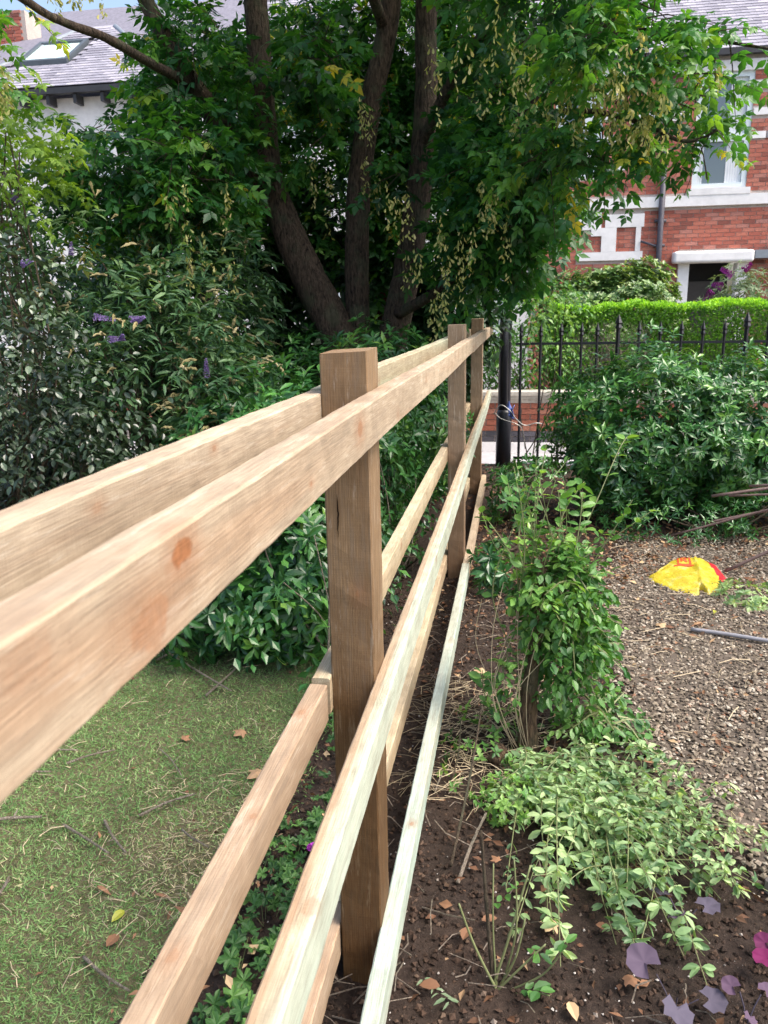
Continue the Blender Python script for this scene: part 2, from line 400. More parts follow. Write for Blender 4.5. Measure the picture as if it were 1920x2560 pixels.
M['gravel'] = rnd_mat('gravel_mat', [(0, (.06, .046, .035)), (.3, (.15, .12, .088)), (.6, (.25, .205, .15)), (.82, (.34, .29, .225)), (.95, (.48, .43, .35)), (1, (.24, .11, .06))], .85, 90, .002)
M['clod'] = rnd_mat('clod_mat', [(0, (.02, .012, .008)), (.7, (.075, .045, .03)), (.93, (.12, .08, .055)), (.95, (.40, .36, .32)), (1, (.55, .52, .48))], .95, 90, .003)
M['grass'] = leaf_mat('grass_mat', [(0, (.09, .18, .065)), (.5, (.19, .32, .12)), (.8, (.30, .40, .18)), (.93, (.46, .43, .27)), (1, (.58, .50, .34))], .6, .25, .3, 1.4)
M['brick'] = rnd_mat('brick_mat', [(0, (.24, .085, .065)), (.3, (.44, .13, .09)), (.75, (.55, .19, .13)), (1, (.46, .21, .17))], .85, 30, .003, .75)
M['gbrick'] = rnd_mat('garden_brick_mat', [(0, (.22, .07, .045)), (.5, (.36, .12, .075)), (1, (.42, .19, .13))], .85, 30, .004, .25)
M['dbrick'] = rnd_mat('engineering_brick_mat', [(0, (.05, .05, .06)), (1, (.13, .12, .14))], .6, 30, .003)
M['mortar'] = simple('mortar_mat', (.42, .36, .32), .95, .2, 0, 30)
M['mortar2'] = simple('light_mortar_mat', (.46, .40, .36), .95, .2, 0, 30)
M['white'] = simple('white_stone_mat', (.82, .80, .79), .7, .3, 0, 9, .13)
M['cream'] = simple('render_mat', (.74, .72, .70), .8, .3, 0, 6, .1)
M['frame'] = simple('window_frame_mat', (.70, .78, .80), .4, .5, 0, 30, .04, 0)
M['curtain'] = simple('curtain_mat', (.72, .74, .76), .9, .2, 0, 5, .1)
M['coping'] = simple('coping_mat', (.46, .42, .36), .85, .3, 0, 25, .3, .004)
M['gstone'] = simple('grey_stone_mat', (.22, .22, .23), .7, .3, 0, 20, .25)
M['slate'] = rnd_mat('slate_mat', [(0, (.22, .21, .25)), (.5, (.32, .31, .36)), (1, (.42, .40, .45))], .55, 12, .003)
M['slateu'] = simple('roof_felt_mat', (.08, .075, .09), .9)
M['lead'] = simple('lead_mat', (.22, .25, .28), .5, .5, 0, 15, .15)
M['gutter'] = simple('gutter_mat', (.035, .035, .04), .5)
M['pipe'] = simple('drainpipe_mat', (.075, .07, .085), .5, .4, 0, 20, .3)
M['iron'] = simple('black_iron_mat', (.010, .011, .016), .38, .5, 0, 60, .5, .002)
M['inside'] = simple('dark_room_mat', (.02, .018, .017), .9)
t = NT('window_glass_mat'); t.fin((.10, .14, .17), .04, .8); t.b.inputs['Coat Weight'].default_value = .6; M['glass'] = t.m
t = NT('skylight_glass_mat'); t.fin((.62, .80, .76), .25, .6); M['skyglass'] = t.m
def bark_mat(name, lo, hi, sc_=1.):
    t = NT(name); c = t.coord(); mp = t.vm('MULTIPLY', c, (1, 1, .22)); n = t.noise(mp, 55*sc_, 6, .7, .6); n2 = t.noise(c, 5, 4)
    v = t.noise(c, 14, 3)
    col = t.ramp(n, [(.35, lo), (.65, hi)]); col = t.mix(t.math('MULTIPLY', t.sm(n2, .5, .65), .45), col, (.11, .13, .075))
    t.bump(t.math('ADD', n, t.math('MULTIPLY', v, .5)), .045); return t.fin(col, .85, .3)
M['bark'] = bark_mat('bark_mat', (.018, .013, .010), (.17, .12, .085))
M['twig'] = bark_mat('twig_mat', (.06, .045, .03), (.20, .15, .10), 2)
M['stick'] = bark_mat('stick_mat', (.28, .22, .16), (.58, .49, .40), 2)
M['deadwood'] = bark_mat('dead_wood_mat', (.05, .03, .02), (.26, .17, .10), 1.6)
M['greenstem'] = simple('green_stem_mat', (.17, .19, .08), .6)
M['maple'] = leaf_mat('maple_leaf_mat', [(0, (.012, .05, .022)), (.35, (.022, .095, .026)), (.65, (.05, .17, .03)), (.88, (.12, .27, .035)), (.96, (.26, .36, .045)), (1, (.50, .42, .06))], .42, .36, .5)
M['samara'] = leaf_mat('samara_mat', [(0, (.14, .18, .05)), (.5, (.36, .37, .14)), (1, (.52, .45, .22))], .6, .35, .3, 1.3)
M['choisya'] = leaf_mat('choisya_leaf_mat', [(0, (.012, .05, .018)), (.5, (.038, .135, .034)), (.82, (.09, .24, .045)), (1, (.20, .35, .06))], .30, .18, .6)
M['budd'] = leaf_mat('buddleia_leaf_mat', [(0, (.016, .05, .024)), (.5, (.05, .12, .05)), (1, (.15, .25, .11))], .5, .25, .4)
M['spike'] = leaf_mat('seed_spike_mat', [(0, (.12, .11, .05)), (.5, (.24, .21, .10)), (1, (.40, .34, .20))], .8, .1, .2, 1.)
M['greyleaf'] = leaf_mat('grey_leaf_mat', [(0, (.010, .020, .012)), (.5, (.03, .055, .032)), (1, (.13, .18, .12))], .32, .12, .6)
M['lime'] = leaf_mat('lime_leaf_mat', [(0, (.06, .14, .02)), (1, (.20, .32, .05))], .5, .42, .4)
M['darkleaf'] = leaf_mat('dark_leaf_mat', [(0, (.008, .03, .012)), (1, (.03, .085, .025))], .4, .15, .5)
M['privet'] = leaf_mat('privet_leaf_mat', [(0, (.03, .08, .015)), (.5, (.11, .27, .03)), (1, (.34, .60, .06))], .45, .35, .4)
M['rbush'] = leaf_mat('round_bush_leaf_mat', [(0, (.04, .10, .03)), (.6, (.14, .25, .07)), (1, (.36, .44, .20))], .35, .2, .6)
M['greygreen'] = leaf_mat('grey_green_leaf_mat', [(0, (.08, .13, .07)), (1, (.22, .28, .18))], .6, .2, .3)
M['sprout'] = leaf_mat('sprout_leaf_mat', [(0, (.035, .11, .03)), (.55, (.09, .22, .05)), (1, (.22, .38, .09))], .42, .3, .5)
M['cut'] = leaf_mat('cut_leaf_mat', [(0, (.06, .13, .06)), (.5, (.19, .31, .14)), (1, (.38, .50, .25))], .48, .3, .45)
M['geran'] = leaf_mat('geranium_leaf_mat', [(0, (.015, .05, .015)), (.6, (.045, .12, .03)), (1, (.10, .21, .05))], .5, .25, .4)
M['purple'] = leaf_mat('purple_petal_mat', [(0, (.20, .13, .42)), (1, (.42, .32, .70))], .7, .2, .2, 1.)
M['magenta'] = leaf_mat('magenta_petal_mat', [(0, (.22, .02, .28)), (1, (.42, .06, .45))], .7, .2, .2, 1.)
M['litter'] = leaf_mat('dead_leaf_mat', [(0, (.06, .035, .022)), (.5, (.15, .075, .045)), (.8, (.27, .145, .085)), (1, (.46, .33, .20))], .75, .12, .25, 1.)
M['heuch'] = leaf_mat('purple_leaf_mat', [(0, (.03, .025, .035)), (.6, (.085, .075, .11)), (1, (.13, .015, .07))], .7, .06, .15, 1.)
M['straw'] = simple('straw_mat', (.42, .34, .22), .8)
M['red'] = simple('red_paint_mat', (.16, .025, .02), .55, .4, 0, 15, .4)
M['rod'] = simple('rusty_rod_mat', (.16, .11, .10), .6, .4, .2, 40, .4)
M['hose'] = simple('grey_pipe_mat', (.22, .22, .24), .5)
M['bluecloth'] = simple('blue_cloth_mat', (.10, .15, .42), .8)
M['wire'] = simple('wire_mat', (.38, .38, .36), .4, .5, .6)
M['offcut'] = simple('cut_wood_mat', (.58, .44, .30), .8)
M['redprint'] = simple('red_print_mat', (.50, .07, .02), .4, .5, 0, 20, .15)
# ============================================================ THE GROUND
def big(name, x0, x1, y0, y1, z, mat): 
    return tag(mk(name, [(x0, y0, z), (x1, y0, z), (x1, y1, z), (x0, y1, z)], np.array([(0, 1, 2, 3)]), mat), kind='structure')
big('ground', -150, 150, -150, 150, -.32, M['ground'])
big('pavement', -30, 30, 8.75, 10.9, -.2, M['pave'])
big('front_garden_ground', -30, 30, 10.95, 17, -.19, M['ground'])
tag(grid('soil_bed', -1.5, 1.6, .9, 4.2, .014, lambda x, y: soilz(x, y), M['soil'], mask=lambda c: (c[:, 0] > edgeL(c[:, 1])-.25) & (c[:, 0] < edgeR(c[:, 1])+.15)), kind='structure')
tag(grid('bed_ground', -7, 4.5, 4.2, 8.6, .05, lambda x, y: soilz(x, y), M['soil']), kind='structure')
tag(grid('lawn', -7, -.6, -1.0, 4.2, .05, lambda x, y: .012+.012*vnoise(x, y, 2, 9)-.03*np.clip((x-edgeL(y)+.08)/.1, 0, 1), M['lawn']), kind='structure')
tag(grid('gravel_path', .45, 5.5, -1.0, 5.6, .05, lambda x, y: .012+.008*vnoise(x, y, 3, 5)-.05*np.clip((edgeR(y)-x+.02)/.1, 0, 1), M['path']), kind='structure')
big('near_ground', -7, 5.5, -6, .95, -.03, M['soil'])
# gravel stones
OCT = (np.array([(1, 0, 0), (0, 1, 0), (-1, 0, 0), (0, -1, 0), (0, 0, 1), (0, 0, -1)], float)*.5, [np.array([(0, 1, 4), (1, 2, 4), (2, 3, 4), (3, 0, 4), (1, 0, 5), (2, 1, 5), (3, 2, 5), (0, 3, 5)])])
CUBE = (np.array([(x, y, z) for z in (-.5, .5) for x, y in ((-.5, -.5), (.5, -.38), (.42, .5), (-.5, .4))], float), [BOXF])
_pj = np.random.default_rng(3); PEB = (np.array([(.5, 0, .1), (.1, .5, 0), (-.5, .1, 0), (0, -.5, .05), (.1, .05, .5), (0, 0, -.4)], float), OCT[1])
def rots(n):
    a = unit(rng.normal(size=(n, 3))); b = unit(np.cross(a, rng.normal(size=(n, 3)))); return np.stack([a, b, np.cross(a, b)], -1)
def chips(n, x0, x1, y0, y1, s0, s1, keep, zf, T=CUBE, flat=.55):
    x = rng.uniform(x0, x1, n); y = y0+(y1-y0)*rng.random(n)**1.35; ok = keep(x, y); x = x[ok]; y = y[ok]; n = len(x)
    S = rng.uniform(s0, s1, n)[:, None]*rng.uniform([.7, .6, flat*.7], [1.3, 1.1, flat*1.3], (n, 3))
    a = rng.random(n)*6.3; tilt = .35*rng.normal(size=(n, 2))
    d = np.stack([np.cos(a), np.sin(a), tilt[:, 0]], 1); R = frames(d, np.stack([tilt[:, 1], tilt[:, 0]*.5, np.ones(n)], 1))
    P = np.stack([x, y, zf(x, y)+S[:, 2]*.25], 1)
    return P, R, S, rng.random(n)
L = chips(50000, .4, 2.6, 1.2, 5.8, .008, .026, lambda x, y: x > edgeR(y)-.10*rng.random(len(x)), lambda x, y: .014+0*x)
V, F, r = scat(PEB, *L); tag(mk('gravel', V, F, M['gravel'], rnd=r), 'loose brown and buff gravel chippings covering the path', 'gravel', kind='stuff')
L = chips(22000, -1.2, 1.2, 1.1, 4.8, .004, .022, lambda x, y: (x > edgeL(y)+.05*rng.random(len(x))) & (x < edgeR(y)+.1), soilz, OCT, .8)
L = (L[0], L[1], L[2]*np.where(L[3] > .94, .45, 1.)[:, None], L[3]); V, F, r = scat(OCT, *L); tag(mk('soil_crumbs', V, F, M['clod'], rnd=r), 'dark crumbs and clods of freshly dug soil under the fence', 'soil', kind='stuff')
# grass
n = 270000; x = rng.uniform(-3.4, -.55, n); y = 1.1+3.2*rng.random(n)**1.2
dens = .75+.35*vnoise(x, y, 2.3, 21)+.25*vnoise(x, y, 7, 22)-.75*np.clip((x-edgeL(y)+.12+.10*vnoise(x, y, 13, 44))/.25, 0, 1)-.12*np.exp(-((x+.95)**2+(y-2.0)**2)/.05)-.7*np.clip((y-3.3)/.5, 0, 1)*(x > -1.9)
ok = (rng.random(n) < dens) & (x < edgeL(y)+.16); x = x[ok]; y = y[ok]; n = len(x)
P = np.stack([x, y, .012+.012*vnoise(x, y, 2, 9)], 1); d = unit(rng.normal(size=(n, 3))*[1, 1, .25]+[0, 0, .55])
S = rng.uniform(.009, .024, n)[:, None]*np.array([1.7, 1, 1]); r = np.clip(.36+.30*vnoise(x, y, 3, 31)+.25*vnoise(x, y, 9, 33)+.17*rng.normal(size=n)+.4*(rng.random(n) < .07)+.4*np.exp(-((x+.95)**2+(y-2.0)**2)/.06), 0, 1)
V, F, r = scat(BLADE, P, frames(d, rng.normal(size=(n, 3))), S, r)
tag(mk('grass', V, F, M['grass'], rnd=r), 'short mossy mown grass with dry patches left of the fence', 'grass', kind='stuff')
# leaf litter (dead leaf fragments)
def litter(name, n, keep, x0, x1, y0, y1, s0, s1, label, mat, T=OVAL1, lift=.01, rm=.5):
    x = rng.uniform(x0, x1, n); y = y0+(y1-y0)*rng.random(n)**1.2; ok = keep(x, y); x = x[ok]; y = y[ok]; n = len(x)
    a = rng.random(n)*6.3; P = np.stack([x, y, soilz(x, y)+lift+.01*rng.random(n)], 1)
    R = frames(np.stack([np.cos(a), np.sin(a), .3*rng.normal(size=n)], 1), np.array([0, 0, 1.])+.45*rng.normal(size=(n, 3)))
    S = rng.uniform(s0, s1, n)[:, None]*rng.uniform(.6, 1.2, (n, 3))
    V, F, r = scat(T, P, R, S, np.clip(rng.normal(rm, .28, n), 0, 1)); return tag(mk(name, V, F, mat, rnd=r), label, 'leaf litter', kind='stuff')
litter('leaf_litter', 4200, lambda x, y: rng.random(len(x)) < (.22+.9*np.clip((y-2.6)/1.5, 0, 1)), -.6, 1.6, 1.2, 5.6, .012, .045, 'brown dead leaf litter scattered over the soil and gravel edge', M['litter'], lift=.012)
litter('leaf_litter', 4200, lambda x, y: rng.random(len(x)) < 1, -.3, 3.6, 4.6, 6.6, .02, .06, 'orange brown leaf litter lying thick under the shrubs', M['litter'], lift=.014, rm=.65)
litter('leaf_litter', 700, lambda x, y: (x < edgeL(y)+.1) & (rng.random(len(x)) < .3+.7*np.clip(1-(edgeL(y)-x)/.35, 0, 1)), -3, -.6, 1.3, 3.9, .008, .028, 'small brown leaf scraps lying in the grass', M['litter'], lift=.02)
litter('leaf_litter', 2500, lambda x, y: rng.random(len(x)) < 1, -3, 3.6, 6.4, 8.4, .02, .07, 'dark leaf litter in front of the railing kerb', M['litter'], lift=.014, rm=.4)
litter('leaf_litter', 260, lambda x, y: x > edgeL(y)-.1, -.85, -.42, 1.2, 3.4, .02, .05, 'curled brown leaves caught among the plants at the fence foot', M['litter'], lift=.06, rm=.7)
# straw bits and little twigs
def bits(name, n, x0, x1, y0, y1, l0, l1, mat, label, keep=lambda x, y: x > -99, lift=.015, rad=.0013):
    A = Acc(); x = rng.uniform(x0, x1, n); y = rng.uniform(y0, y1, n); ok = keep(x, y)
    for xx, yy in zip(x[ok], y[ok]):
        a = rng.random()*6.3; l = rng.uniform(l0, l1); z = float(soilz(xx, yy))+lift+rng.random()*.012; k = rng.normal()*.2
        A.add(*tube([(xx, yy, z), (xx+l*.5*math.cos(a), yy+l*.5*math.sin(a), z+.006), (xx+l*math.cos(a+k), yy+l*math.sin(a+k), z+.004*rng.normal())], [rad*rng.uniform(.6, 1.6)]*3, 3, 0, False))
    return tag(A.build(name, mat), label, 'twigs', kind='stuff')
bits('dry_stalks', 420, .3, 2.4, 1.8, 5.5, .03, .16, M['straw'], 'thin dry straw stalks lying on the gravel', lambda x, y: x > edgeR(y)-.1, .022)
bits('twig_litter', 260, -.6, .5, 1.3, 4.6, .03, .18, M['stick'], 'thin broken twigs lying on the dark soil', lift=.014, rad=.0016)
bits('dry_grass_stems', 240, -1.2, -.78, 1.7, 2.4, .02, .07, M['straw'], 'mown dry clippings on the worn patch of lawn', lift=.02, rad=.0007)
bits('dry_grass_stems', 260, -2.6, -.8, 1.3, 3.6, .02, .10, M['straw'], 'dry grass stems and mowings lying on the lawn', lambda x, y: x < edgeL(y), .028, .0009)
bits('dry_grass_stems', 500, -.35, .12, 2.35, 3.3, .05, .16, M['straw'], 'tangle of dry yellow grass stems between rails and stump', lift=.02, rad=.0009)

# ============================================================ FENCE
PEACH = ((.47, .385, .28), (.39, .31, .22), (.25, .18, .115), (.38, .25, .155))
CREAM = ((.48, .455, .335), (.43, .375, .255), (.27, .22, .14), (.39, .29, .18))
POSTC = ((.28, .19, .105), (.22, .142, .076), (.11, .068, .036), (.24, .14, .07))
def board(name, x0, x1, y0, y1, z0, z1, mat, parent, axis='Y', amp=.0009, bv=.003, origin=None, dz=0.):
    L0, L1 = (y0, y1) if axis == 'Y' else (z0, z1)
    n = max(3, int((L1-L0)/.03)); ts = np.linspace(L0, L1, n)
    a0, a1, b0, b1 = (x0, x1, z0, z1) if axis == 'Y' else (x0, x1, y0, y1)
    ring = [(a0+bv, b0), ((a0+a1)/2, b0), (a1-bv, b0), (a1, b0+bv), (a1, (b0+b1)/2), (a1, b1-bv), (a1-bv, b1), ((a0+a1)/2, b1), (a0+bv, b1), (a0, b1-bv), (a0, (b0+b1)/2), (a0, b0+bv)]
    ring = np.array(ring); k = len(ring); V = np.zeros((n, k, 3)); ph = rng.random(4)*6
    for i, t_ in enumerate(ts):
        q = ring+rng.normal(size=(k, 2))*amp*.5+np.array([math.sin(t_*1.7+ph[0]), math.sin(t_*2.3+ph[1])])*amp*2.2
        if axis == 'Y': V[i, :, 0] = q[:, 0]; V[i, :, 2] = q[:, 1]+dz*(t_-y0); V[i, :, 1] = t_
        else: V[i, :, 0] = q[:, 0]; V[i, :, 1] = q[:, 1]; V[i, :, 2] = t_
    F = [(i*k+j, i*k+(j+1) % k, (i+1)*k+(j+1) % k, (i+1)*k+j) for i in range(n-1) for j in range(k)]
    if axis == 'Z': F = [f[::-1] for f in F]
    caps = [tuple(range(k))[::-1], tuple(range((n-1)*k, n*k))]
    if axis == 'Y': F = [f[::-1] for f in F]; caps = [c[::-1] for c in caps]
    return mk(name, V.reshape(-1, 3), [np.array(F), np.array(caps)], mat, parent, None, False)
fence = thing('post_and_rail_fence', (-.348, 1.7, 0), 'new sawn timber fence with rails nailed on both sides of its posts', 'fence')
XL, XR = -.398, -.298
def post(y0, y1, top, mat, tilt, x0=XL, x1=XR):
    o = board('post', x0, x1, y0, y1, -.15, top, mat, fence, 'Z', .0009)
    me = o.data                                                     # slightly sloping saw cut at the top
    zz = np.zeros(len(me.vertices)*3); me.vertices.foreach_get('co', zz); zz = zz.reshape(-1, 3)
    m = zz[:, 2] > top-.001; zz[m, 2] += (zz[m, 0]-(x0+x1)/2)*tilt+(zz[m, 1]-y0)*.02; me.vertices.foreach_set('co', zz.ravel()); me.update(); return o
DK = (.05, .75, .55, (.45, .34, .26))
mp1 = wood_mat('post_wood_mat', 'Z', POSTC, [((-.33, 1.61, 1.02), .014, .5)], 190, (-.20, 1.70), dark=(.55, 1.15, .95, (.46, .38, .27)), seed=3, streak=.55)
mp2 = wood_mat('post_wood_2_mat', 'Z', ((.31, .23, .155), (.27, .195, .125), (.18, .12, .075), (.26, .17, .10)), [], 230, (-.42, 4.6), dark=(.3, .8, .6, (.55, .42, .32)), seed=11, streak=.4)
post(1.62, 1.745, 1.541, mp1, .05)
post(4.72, 4.845, 1.538, mp2, .0)
post(7.10, 7.225, 1.545, mp2, .0)
post(-1.38, -1.255, 1.54, mp2, .0)
# drying crack in the near post: a thin recessed sliver
ck = NT('crack_mat'); ck.fin((.012, .007, .004), .95, .1)
A = Acc(); zs = np.linspace(1.15, 1.245, 12); xs = -.371+.0006*np.sin(zs*90)+.0004*rng.normal(size=12); wd = .0018*np.sin(np.linspace(.15, PI-.15, 12))
A.add([(xs[i]+s*wd[i], 1.6175, zs[i]) for i in range(12) for s in (-1, 1)], np.array([(2*i, 2*i+1, 2*i+3, 2*i+2) for i in range(11)])); A.build('crack', ck.m, fence)
def k3(x, y, z): return (x, y, z)
R0, R1 = XR+.001, -.256; L0_, L1_ = -.440, XL-.001
wRT = wood_mat('upper_rail_wood_mat', 'Y', PEACH, [(k3(-.256, .567, 1.440), .014, 1.), (k3(-.256, .505, 1.405), .024, .6), (k3(-.256, 1.312, 1.43), .018, .65), (k3(-.256, .977, 1.407), .005, .6), (k3(-.256, .36, 1.44), .02, .35), (k3(-.256, 1.75, 1.40), .010, .35), (k3(-.256, 2.3, 1.43), .010, .35), (k3(-.256, 3.58, 1.44), .012, .4)], 260, (-.30, 1.35), seed=1., streak=.10)
wLT = wood_mat('upper_left_rail_wood_mat', 'Y', PEACH, [(k3(-.398, 1.016, 1.445), .007, .6), (k3(-.398, .7, 1.44), .008, .4)], 230, (-.43, 1.52), seed=5., streak=.14)
wLT2 = wood_mat('far_left_rail_wood_mat', 'Y', CREAM, [(k3(-.398, 2.35, 1.42), .012, .4)], 230, (-.43, 1.52), seed=6., green=.6, streak=.35)
wRM = wood_mat('middle_rail_wood_mat', 'Y', CREAM, [(k3(-.266, .915, .818), .016, .45), (k3(-.262, 1.57, .818), .012, .3), (k3(-.26, 2.6, .80), .014, .5), (k3(-.27, 3.6, .81), .012, .5)], 230, (-.33, .74), heart=-.281, seed=8., green=.95, streak=.4, gcol=(.46, .56, .46))
wLM = wood_mat('middle_left_rail_wood_mat', 'Y', ((.44, .335, .235), (.38, .28, .19), (.26, .175, .11), (.38, .245, .15)), [(k3(-.42, 1.45, .823), .010, .5), (k3(-.41, 1.1, .823), .008, .5), (k3(-.42, .8, .823), .010, .4)], 230, (-.47, .80), seed=13., streak=.4)
wLM2 = wood_mat('far_middle_left_rail_wood_mat', 'Y', ((.54, .46, .31), (.47, .38, .25), (.30, .22, .14), (.43, .29, .17)), [(k3(-.40, 2.75, .80), .012, .6), (k3(-.40, 3.6, .80), .010, .5)], 230, (-.47, .80), seed=14., green=.12, streak=.35)
wRB = wood_mat('bottom_rail_wood_mat', 'Y', ((.47, .54, .46), (.43, .47, .39), (.31, .32, .24), (.40, .38, .29)), [(k3(-.275, 2.036, .161), .009, .7), (k3(-.262, 3.4, .15), .012, .5)], 230, (-.22, .10), seed=17., green=.9, streak=.28, gcol=(.40, .56, .49))
wRB2 = wood_mat('far_bottom_rail_wood_mat', 'Y', ((.52, .42, .30), (.46, .36, .25), (.34, .25, .16), (.45, .32, .2)), [], 230, (-.22, .10), seed=19., streak=.3)
board('rail', R0, R1, -1.36, 4.78, 1.378, 1.461, wRT, fence, amp=.0007)
board('rail', R0, R1, 4.784, 8.5, 1.378, 1.461, wood_mat('far_upper_rail_wood_mat', 'Y', PEACH, [], 230, (-.30, 1.35), seed=2., streak=.3), fence)
board('rail', L0_, L1_, -1.36, 1.68, 1.375, 1.458, wLT, fence, amp=.0007)
board('rail', L0_, L1_, 1.69, 7.22, 1.378, 1.461, wLT2, fence)
board('rail', R0, R1, -1.36, 4.78, .728, .818, wRM, fence, amp=.0007)
board('rail', R0, R1, 4.784, 8.3, .728, .818, wRM, fence)
board('rail', L0_, L1_, -1.36, 1.578, .735, .823, wLM, fence, amp=.0007)
board('rail', L0_, L1_, 1.598, 7.22, .738, .826, wLM2, fence)
board('rail', R0, R1, -1.36, 4.55, .072, .161, wRB, fence, amp=.0007)
board('rail', R0, R1, 4.553, 7.25, .066, .152, wRB2, fence)
board('rail', L0_, L1_, -1.36, 1.70, .066, .155, wLM, fence, amp=.0007)
board('rail', L0_, L1_, 1.704, 7.22, .066, .155, wLM2, fence)

# ============================================================ TREE
tree = thing('maple_tree', (-1.3, 6.95, 0), 'multi-stemmed maple tree with hanging cream seed clusters behind the fence', 'tree')
def trunk(name, pts, rad, parent, mat=M['bark'], n=14, wob=.035, k=7):
    p = spline(pts, k); r = np.interp(np.linspace(0, 1, len(p)), np.linspace(0, 1, len(rad)), rad)
    return mk(name, *tube(p, r, n, wob), mat, parent, None, True)
trunk('trunk', [(-1.30, 6.95, -.05), (-1.38, 6.88, .8), (-1.50, 6.8, 1.4), (-1.76, 6.8, 1.95), (-1.93, 6.8, 2.35), (-2.05, 6.8, 2.75), (-2.07, 6.8, 3.3), (-2.09, 6.8, 4.2), (-2.15, 6.8, 5.4)], [.20, .175, .155, .145, .13, .11, .10, .09, .05], tree)
trunk('trunk', [(-1.34, 7.0, -.05), (-1.37, 7.0, 1.4), (-1.36, 7, 2.28), (-1.31, 7, 2.82), (-1.2, 7, 3.34), (-1.04, 7, 3.99), (-.85, 6.9, 5.4)], [.13, .105, .10, .095, .09, .08, .05], tree)
trunk('trunk', [(-1.20, 7.0, -.05), (-1.10, 7.0, 1.2), (-.98, 7, 1.75), (-.88, 7, 2.26), (-.82, 7, 2.7), (-.77, 7, 3.32), (-.76, 7, 4.0), (-.6, 6.9, 5.4)], [.15, .13, .12, .11, .10, .09, .085, .05], tree)
def branch(pts, rad, n=8): return trunk('branch', pts, rad, tree, M['bark'], n, .05, 6)
branch([(-2.02, 6.78, 2.45), (-2.18, 6.7, 2.75), (-2.42, 6.5, 3.18), (-2.56, 6.3, 3.48), (-2.75, 6.2, 3.9), (-2.9, 6, 4.6)], [.10, .09, .08, .07, .06, .04])
branch([(-2.50, 6.4, 3.33), (-2.48, 5.7, 3.27), (-2.47, 5.0, 3.235), (-2.56, 4.7, 3.23), (-2.64, 4.5, 3.265), (-2.85, 4.2, 3.45)], [.05, .033, .027, .024, .022, .012])
branch([(-2.0, 6.6, 2.42), (-2.18, 6.35, 2.62), (-2.34, 6.1, 2.80), (-2.5, 5.9, 3.0)], [.028, .024, .02, .012])
branch([(-1.0, 6.9, 1.6), (-.62, 6.5, 1.78), (-.39, 6.3, 2.0), (-.2, 6.0, 2.45), (-.06, 5.8, 2.77), (.14, 5.6, 2.99), (.45, 5.4, 3.2), (.8, 5.1, 3.6)], [.05, .04, .034, .032, .03, .028, .024, .012])
branch([(-.06, 5.8, 2.75), (.15, 5.5, 2.78), (.37, 5.2, 2.73), (.62, 5.0, 2.62), (.85, 4.8, 2.47), (1.0, 4.7, 2.5)], [.018, .017, .015, .013, .010, .005])
branch([(.45, 5.4, 3.18), (.7, 5.1, 3.1), (.95, 4.8, 2.95), (1.2, 4.5, 2.8)], [.016, .013, .01, .005])
branch([(-.82, 7, 2.9), (-.5, 6.5, 3.3), (-.1, 6.0, 3.6), (.4, 5.5, 4.0)], [.05, .04, .03, .02])
branch([(-1.1, 7, 3.8), (-1.2, 6.3, 4.1), (-1.3, 5.6, 4.3), (-1.4, 5., 4.4)], [.05, .04, .03, .02])
branch([(-.7, 6.95, 4.2), (-.2, 6.2, 4.5), (.4, 5.4, 4.6), (1.0, 4.6, 4.5)], [.05, .04, .03, .02])
TW = Acc()
def S_(*a, **k): return sprays(*a, twigs=TW, **k)
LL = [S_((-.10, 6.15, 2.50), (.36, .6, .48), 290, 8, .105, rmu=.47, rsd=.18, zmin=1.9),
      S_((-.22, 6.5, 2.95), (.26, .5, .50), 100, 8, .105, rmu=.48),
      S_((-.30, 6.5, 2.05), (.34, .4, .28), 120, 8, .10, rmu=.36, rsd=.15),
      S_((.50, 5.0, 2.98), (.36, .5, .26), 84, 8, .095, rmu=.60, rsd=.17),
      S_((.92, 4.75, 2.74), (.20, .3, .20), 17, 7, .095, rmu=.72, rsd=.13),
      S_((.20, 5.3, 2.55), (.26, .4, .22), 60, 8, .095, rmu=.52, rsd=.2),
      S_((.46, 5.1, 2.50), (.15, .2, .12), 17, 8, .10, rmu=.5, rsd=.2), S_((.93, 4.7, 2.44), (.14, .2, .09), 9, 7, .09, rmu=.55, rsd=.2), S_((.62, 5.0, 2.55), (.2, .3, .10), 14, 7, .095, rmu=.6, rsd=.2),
      S_((-2.45, 6.5, 3.15), (.46, .6, .75), 300, 8, .105, rmu=.5),
      S_((-2.85, 5.8, 2.60), (.42, .4, .34), 150, 8, .10, rmu=.5),
      S_((-2.35, 5.8, 2.55), (.36, .4, .38), 130, 8, .10, rmu=.5),
      S_((-1.7, 8.1, 2.9), (1.0, .4, 1.2), 560, 9, .115, rmu=.55, rsd=.18),
      S_((-1.1, 8.0, 3.95), (1.7, .4, .65), 520, 9, .12, rmu=.55, rsd=.2), S_((-2.9, 7.6, 3.6), (.7, .4, .6), 160, 9, .12, rmu=.55, rsd=.2),
      S_((-.6, 8.0, 2.9), (.8, .4, 1.1), 380, 9, .115, rmu=.58, rsd=.2),
      S_((-1.50, 6.5, 3.5), (.16, .3, .35), 34, 8, .11, rmu=.5),
      S_((.12, 5.9, 3.6), (.6, .8, .35), 130, 8, .11, rmu=.5),
      S_((-2.80, 4.45, 3.30), (.24, .25, .08), 8, 8, .09, rmu=.72, rsd=.15),
      S_((-2.98, 4.5, 3.0), (.10, .3, .22), 7, 8, .09, rmu=.8, rsd=.15),
      S_((-1.6, 6.4, 4.8), (2.0, 1.6, .6), 330, 9, .13, rmu=.5),
      S_((.3, 5.6, 4.4), (1.2, 1.3, .6), 200, 9, .13, rmu=.5),
      S_((-1.02, 6.6, 2.75), (.06, .3, .45), 14, 8, .105, rmu=.42),
      S_((-1.58, 6.6, 2.9), (.08, .2, .3), 8, 8, .105, rmu=.45)]
